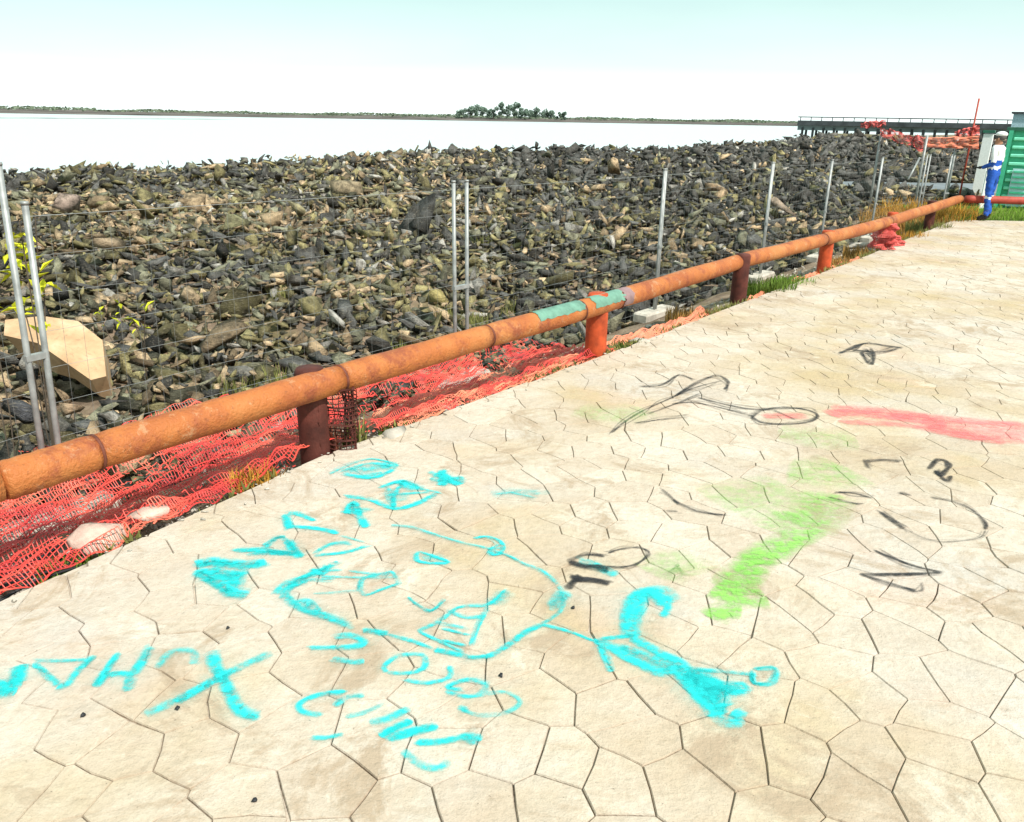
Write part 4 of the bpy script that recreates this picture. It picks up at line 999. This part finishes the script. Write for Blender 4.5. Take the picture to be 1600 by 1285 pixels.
# the top row
graffiti([(.07, 1.3, [(306, 884), (325, 879), (345, 880), (385, 884), (417, 880)]), (.07, 1.3, [(308, 892), (345, 912), (362, 926), (388, 932)]), (.06, 1.3, [(382, 888), (366, 906), (362, 926)]), (.07, 1.1, [(325, 888), (350, 898), (372, 896)]), (.05, .9, [(330, 893), (362, 912)])], P_CY, 'thick filled cyan letter A at the left start of the top row of letters')
graffiti([(.03, .9, [(365, 862), (410, 858), (432, 842), (446, 840)]), (.045, 1.2, [(450, 845), (456, 858), (470, 873)]), (.035, 1, [(417, 860), (440, 866), (462, 866)]), (.03, 1.2, [(450, 803), (465, 805), (492, 815)]), (.045, 1.2, [(447, 804), (450, 818), (452, 828)]), (.035, 1.2, [(452, 824), (492, 827), (530, 835)]), (.018, .6, [(532, 838), (570, 849)]), (.02, .8, [(570, 855), (540, 865), (500, 868)]), (.025, .7, [(497, 862), (520, 852), (545, 849)]), (.03, .9, [(411, 854), (437, 841), (454, 854), (472, 872)]), (.03, .8, [(385, 868), (420, 866), (455, 868)]), (.035, 1, [(363, 861), (410, 862), (463, 867)]), (.02, .6, [(489, 870), (533, 865), (581, 854)]), (.02, .5, [(489, 867), (515, 852), (550, 852)])], P_CY, 'cyan zigzag letters right of the thick cyan A in the top row')
graffiti([(.03, 1.3, [(540, 777), (580, 783), (615, 796), (648, 790), (682, 773)]), (.05, 1.2, [(542, 804), (552, 787), (562, 806), (572, 826)]), (.035, .9, [(532, 801), (568, 803)]), (.03, 1.1, [(592, 764), (630, 753), (662, 768)]), (.05, 1.2, [(625, 752), (640, 762), (656, 764)]), (.03, .9, [(615, 796), (616, 775), (630, 755)]), (.022, .8, [(655, 765), (690, 772)]), (.03, 1, [(607, 763), (612, 778), (616, 793)]), (.025, .8, [(597, 774), (640, 772), (672, 770)]), (.05, .45, [(600, 785), (640, 778)]), (.04, .5, [(545, 795), (585, 798)])], P_CY, 'cyan angular letters A and V in the middle of the top row')
graffiti([(.03, 1.2, [(532, 738), (575, 726), (618, 731), (582, 748), (536, 740)]), (.07, .9, [(545, 738), (580, 733), (612, 730)]), (.05, .8, [(560, 744), (585, 742), (598, 740)]), (.02, .9, [(515, 742), (545, 728), (581, 718), (624, 728)])], P_CY, 'small filled cyan box at the pavement edge below the first rail post')
graffiti([(.07, 1.1, [(682, 740), (700, 748), (722, 758)]), (.05, 1.2, [(690, 735), (692, 750), (690, 760)]), (.05, 1, [(672, 748), (700, 752), (724, 746)])], P_CY, 'cyan star shaped blot at the upper right end of the top row')
graffiti([(.10, .32, [(766, 773), (800, 772), (842, 775)]), (.02, .5, [(795, 770), (835, 779)]), (.02, .5, [(775, 774), (815, 768)])], P_CY, 'faint pale cyan smear alone right of the star blot')
# the oval and its writing
graffiti([(.018, .8, [(611, 822), (645, 826), (684, 838), (725, 850), (757, 857), (790, 868), (818, 882), (846, 893), (869, 913), (880, 934), (878, 952), (866, 965), (846, 977)]),
          (.03, 1.1, [(846, 977), (820, 990), (796, 1008), (765, 1025), (734, 1028), (705, 1022), (678, 1016)]), (.03, .9, [(605, 993), (585, 988), (567, 987)]),
          (.045, 1, [(545, 978), (520, 968), (495, 960), (470, 951), (455, 942), (443, 930)]), (.04, 1, [(443, 932), (455, 918), (480, 908)]), (.04, .9, [(460, 945), (480, 940), (486, 948)]), (.018, .8, [(678, 1016), (640, 1003), (605, 993)]),
          (.022, 1.1, [(740, 843), (760, 840), (782, 848), (785, 862), (772, 868), (765, 860), (782, 852)]), (.06, 1, [(866, 952), (886, 925)])], P_CY, 'big wobbly cyan oval ring drawn round the small words')
graffiti([(.02, 1, [(653, 863), (656, 879), (701, 880), (655, 863)]), (.05, .35, [(660, 872), (690, 876)])], P_CY, 'small cyan triangle inside the top of the oval ring')
graffiti([(.035, 1, [(450, 917), (462, 911), (478, 902), (495, 894)]), (.03, 1, [(485, 891), (505, 898), (515, 884)]), (.03, .8, [(515, 885), (528, 878)]), (.02, .9, [(562, 924), (572, 931), (597, 922), (628, 912)]), (.018, .7, [(545, 893), (590, 898), (612, 895), (622, 915)]), (.025, .8, [(478, 955), (488, 943), (498, 958)]), (.02, .9, [(560, 925), (568, 905), (610, 897)]), (.03, .9, [(428, 929), (454, 911), (489, 898), (524, 881)]), (.025, .7, [(485, 893), (537, 892)]), (.025, .6, [(468, 908), (524, 906)]), (.018, .6, [(498, 902), (560, 904), (620, 904)]), (.015, .5, [(489, 929), (530, 926), (568, 922)])], P_CY, 'small cyan letters LA REY in the left half of the oval ring')
graffiti([(.018, .9, [(637, 934), (656, 949), (675, 955), (696, 937)]), (.02, .9, [(653, 988), (687, 972), (718, 950), (762, 946), (792, 921)]), (.02, .9, [(698, 955), (729, 966), (760, 963)]), (.02, .9, [(762, 948), (748, 980), (734, 1011)]), (.018, .9, [(690, 983), (734, 994)]), (.018, .9, [(690, 1002), (729, 1011)]), (.018, .8, [(653, 988), (690, 1005), (725, 1020)]), (.02, .8, [(680, 975), (735, 985)]), (.06, .5, [(765, 946), (792, 924)])], P_CY, 'cyan ladder like letters at the lower right inside the oval ring')
# lower small words
graffiti([(.03, .9, [(522, 998), (550, 996), (568, 1003), (560, 1012), (525, 1014), (483, 1014)]), (.028, .9, [(520, 1030), (550, 1036), (570, 1035)])], P_CY, 'faint cyan figure 2 just below the oval ring')
graffiti([(.022, 1, [(604, 1052), (601, 1042), (623, 1026), (660, 1025), (662, 1044), (640, 1053), (606, 1053)])], P_CY, 'cyan letter O right of the figure 2')
graffiti([(.022, .9, [(703, 1042), (702, 1060), (667, 1069), (634, 1064)])], P_CY, 'cyan letter C hooked right of the letter O')
graffiti([(.024, 1, [(696, 1082), (728, 1090), (750, 1085), (757, 1070), (728, 1064), (700, 1075), (722, 1080)])], P_CY, 'cyan closed letter below the hooked C')
graffiti([(.02, .7, [(758, 1086), (791, 1083), (813, 1098), (791, 1115), (750, 1119), (722, 1110)]), (.03, 1, [(715, 1106), (732, 1112)])], P_CY, 'pale cyan open letter C at the right end of the lower word')
graffiti([(.028, .9, [(502, 1119), (475, 1115), (468, 1102), (497, 1088), (540, 1083)]), (.024, .9, [(525, 1106), (544, 1091), (570, 1089)]), (.022, .8, [(598, 1102), (568, 1116), (540, 1122)]), (.035, .9, [(577, 1132), (610, 1124), (640, 1108)]), (.035, 1.1, [(594, 1153), (615, 1140), (644, 1127)]), (.04, 1.2, [(606, 1156), (640, 1146), (684, 1135)]), (.03, 1, [(650, 1162), (690, 1160), (731, 1152), (754, 1157)]), (.03, .9, [(720, 1148), (742, 1164)]), (.03, .8, [(629, 1174), (654, 1194), (684, 1202), (702, 1190)]), (.02, .8, [(486, 1154), (510, 1154), (537, 1149)])], P_CY, 'lowest cyan word, roughly C N U D, running down towards the bottom of the frame')
# left word
graffiti([(.05, 1.2, [(331, 1018), (336, 1040), (346, 1058), (356, 1078), (366, 1098), (378, 1113), (404, 1122)]), (.04, 1.1, [(425, 1021), (392, 1036), (346, 1058), (310, 1078), (273, 1098)]), (.04, .5, [(275, 1096), (250, 1108), (226, 1118)])], P_CY, 'big cyan letter X at the lower left')
graffiti([(.028, .6, [(245, 1046), (262, 1023), (287, 1016), (303, 1022), (302, 1040)])], P_CY, 'faint cyan arched letter just left of the big X')
graffiti([(.04, 1.1, [(236, 1012), (222, 1036), (206, 1060), (200, 1082)]), (.03, 1, [(149, 1076), (166, 1060), (183, 1055), (204, 1056)]), (.035, .9, [(186, 1022), (170, 1044), (149, 1074)])], P_CY, 'cyan letter H between the arched letter and the A')
graffiti([(.035, .9, [(148, 1026), (125, 1046), (104, 1072), (90, 1074)]), (.03, 1, [(53, 1038), (72, 1056), (94, 1073)]), (.022, .7, [(55, 1034), (100, 1034), (135, 1032)])], P_CY, 'cyan triangular letter A left of the H')
graffiti([(.06, 1.2, [(32, 1040), (28, 1056), (24, 1070)]), (.06, 1.2, [(26, 1072), (10, 1074), (-20, 1074)]), (.05, 1.1, [(28, 1080), (4, 1084), (-20, 1088)])], P_CY, 'cyan letter cut off by the left frame edge')
# right hand figure
graffiti([(.02, 1, [(846, 977), (880, 985), (905, 994), (927, 1003)]), (.03, 1.1, [(927, 1003), (955, 998), (987, 995)]), (.075, 1.4, [(987, 997), (985, 975), (990, 955), (996, 934), (1010, 927), (1030, 931), (1044, 946)]), (.035, 1.1, [(1044, 944), (1042, 956), (1034, 966)]),
          (.05, 1.3, [(987, 995), (1011, 1010), (1035, 1024), (1060, 1036), (1074, 1050)]), (.05, 1.2, [(930, 1004), (953, 1013), (975, 1025), (997, 1037), (1029, 1052), (1060, 1045)]), (.03, 1, [(937, 1010), (946, 1030), (955, 1052)]), (.05, .9, [(970, 1010), (1010, 1028), (1050, 1045)]),
          (.07, 1.4, [(1068, 1048), (1080, 1068), (1094, 1086), (1110, 1104), (1122, 1120)]), (.09, 1.4, [(1074, 1052), (1100, 1066), (1120, 1080), (1134, 1090)]), (.06, 1.3, [(1092, 1064), (1130, 1076), (1172, 1076)]), (.07, 1.3, [(1100, 1078), (1120, 1095), (1132, 1108)]), (.06, 1.2, [(1110, 1090), (1140, 1082), (1160, 1078)]), (.05, 1.1, [(1115, 1112), (1128, 1129), (1158, 1129)]), (.05, 1.1, [(1145, 1112), (1164, 1124)]),
          (.02, .9, [(1071, 1046), (1110, 1050), (1155, 1054), (1180, 1057)]), (.025, 1, [(1176, 1050), (1179, 1069), (1207, 1069), (1211, 1048), (1177, 1048)])], P_CY, 'long thick cyan arrow figure with a looped head and a little square tip')
# black marks
graffiti([(.05, 1.1, [(890, 879), (908, 885), (930, 889), (952, 893)]), (.025, .9, [(892, 877), (916, 868), (945, 871)]), (.016, .9, [(950, 866), (975, 858), (1002, 858), (1014, 866), (992, 884), (960, 887), (930, 884)]), (.035, 1, [(886, 922), (897, 910), (906, 900)]), (.04, 1.2, [(898, 906), (925, 908), (953, 914)]), (.03, 1, [(890, 902), (910, 908)])], P_BK, 'black scrawl with a small loop right of the oval ring')
graffiti([(.05, .8, [(905, 876), (930, 884), (965, 900)])], P_CY, 'short cyan dash over the black scrawl')
graffiti([(.022, .9, [(956, 677), (976, 660), (1002, 644), (1039, 627), (1084, 607), (1126, 596)]), (.03, .8, [(1002, 605), (1035, 602), (1060, 587), (1084, 594)]), (.03, .9, [(1055, 620), (1075, 606), (1097, 594), (1122, 588), (1138, 597), (1132, 610)]), (.02, .8, [(990, 662), (1030, 657), (1076, 652)]), (.025, .9, [(1050, 632), (1084, 630), (1134, 640), (1179, 652)]), (.035, .8, [(1090, 622), (1130, 632), (1171, 640), (1206, 641)]), (.02, .7, [(1010, 648), (1050, 634), (1095, 615)])], P_BK, 'black scribbled lines like a tangled bush below the second rail post')
graffiti([(.03, .9, [(1175, 652), (1190, 642), (1225, 637), (1262, 642), (1278, 651), (1262, 660), (1225, 664), (1190, 661), (1174, 652)]), (.02, .7, [(1205, 640), (1245, 658)])], P_BK, 'flat black ellipse at the right end of the scribbled lines')
graffiti([(.09, .6, [(1190, 651), (1225, 651), (1262, 651)])], P_RD, 'faint red fill inside the flat black ellipse')
graffiti([(.04, 1.1, [(1311, 553), (1330, 546), (1353, 537), (1380, 540), (1410, 545)]), (.05, .9, [(1330, 547), (1373, 551), (1400, 546)]), (.035, 1, [(1345, 550), (1352, 562), (1361, 570), (1366, 556), (1360, 545)]), (.05, .5, [(1350, 545), (1362, 560)])], P_BK, 'dark blue black bird shaped tag high on the right of the paving')
graffiti([(.04, .8, [(1353, 722), (1380, 720), (1406, 722)]), (.03, .7, [(1350, 718), (1356, 733)])], P_BK, 'short dark dash near the top of the green patches')
graffiti([(.035, .9, [(1452, 734), (1462, 722), (1476, 720), (1480, 732), (1470, 744), (1462, 736)]), (.03, .9, [(1462, 738), (1478, 752), (1486, 744)])], P_BK, 'small black knot shaped tag below the red smear')
graffiti([(.02, .8, [(1034, 766), (1046, 776), (1060, 788)]), (.022, .9, [(1048, 780), (1088, 799), (1135, 806)]), (.02, .7, [(1040, 799), (1060, 800)])], P_BK, 'thin black hooked line left of the green patches')
graffiti([(.022, .9, [(1305, 770), (1335, 772), (1364, 780)]), (.02, .8, [(1294, 778), (1320, 784), (1344, 790)]), (.028, 1, [(1375, 801), (1392, 814), (1412, 828)]), (.03, .7, [(1405, 770), (1425, 776)]), (.02, .8, [(1453, 778), (1484, 784), (1505, 790), (1523, 801), (1540, 817), (1540, 828)]), (.01, .6, [(1540, 830), (1528, 842), (1476, 848), (1440, 840), (1418, 829)])], P_BK, 'large thin black loop like a D at the right of the paving')
graffiti([(.022, 1, [(1366, 861), (1418, 882), (1472, 896)]), (.022, 1, [(1472, 896), (1410, 898), (1343, 898)]), (.022, 1, [(1343, 898), (1390, 912), (1434, 926)]), (.015, .5, [(1440, 912), (1442, 922), (1432, 926)])], P_BK, 'thin black zigzag letter Z below the large black loop')
# red smear, green patches
graffiti([(.16, .8, [(1296, 650), (1330, 646), (1394, 652), (1440, 658), (1480, 664)]), (.14, .8, [(1390, 648), (1470, 655), (1540, 662), (1640, 668)]), (.14, .8, [(1450, 668), (1500, 680), (1570, 690)]), (.10, .7, [(1310, 660), (1400, 664), (1480, 676)]), (.12, .6, [(1480, 676), (1540, 686), (1600, 688)]), (.16, .7, [(1300, 640), (1380, 644), (1460, 654)]), (.2, .6, [(1440, 660), (1520, 672), (1620, 680)])], P_RD, 'long faded red smear near the right edge of the paving')
graffiti([(.28, .30, [(1215, 676), (1270, 684), (1340, 690)]), (.34, .42, [(1230, 735), (1280, 742), (1330, 735)]), (.34, .35, [(1120, 790), (1180, 775), (1240, 765)]), (.24, .6, [(1290, 770), (1280, 800), (1250, 825)]), (.16, .5, [(1230, 800), (1210, 820), (1200, 830)])], P_GR, 'faint pale green sprayed haze in the upper part of the green patches')
graffiti([(.14, 1.2, [(1270, 825), (1235, 845), (1205, 862), (1175, 880)]), (.14, 1.2, [(1185, 870), (1165, 895), (1135, 925)]), (.16, 1.1, [(1115, 918), (1150, 930), (1195, 930)]), (.10, 1, [(1110, 968), (1135, 955), (1160, 958)]), (.12, .7, [(1150, 890), (1200, 905)])], P_GR, 'strong lime green sprayed streak in the lower part of the green patches')
graffiti([(.22, .35, [(1020, 900), (1060, 880), (1090, 900)]), (.25, .25, [(900, 640), (960, 650), (1010, 640)])], P_GR, 'pale green mist right of the black scrawl with the loop')
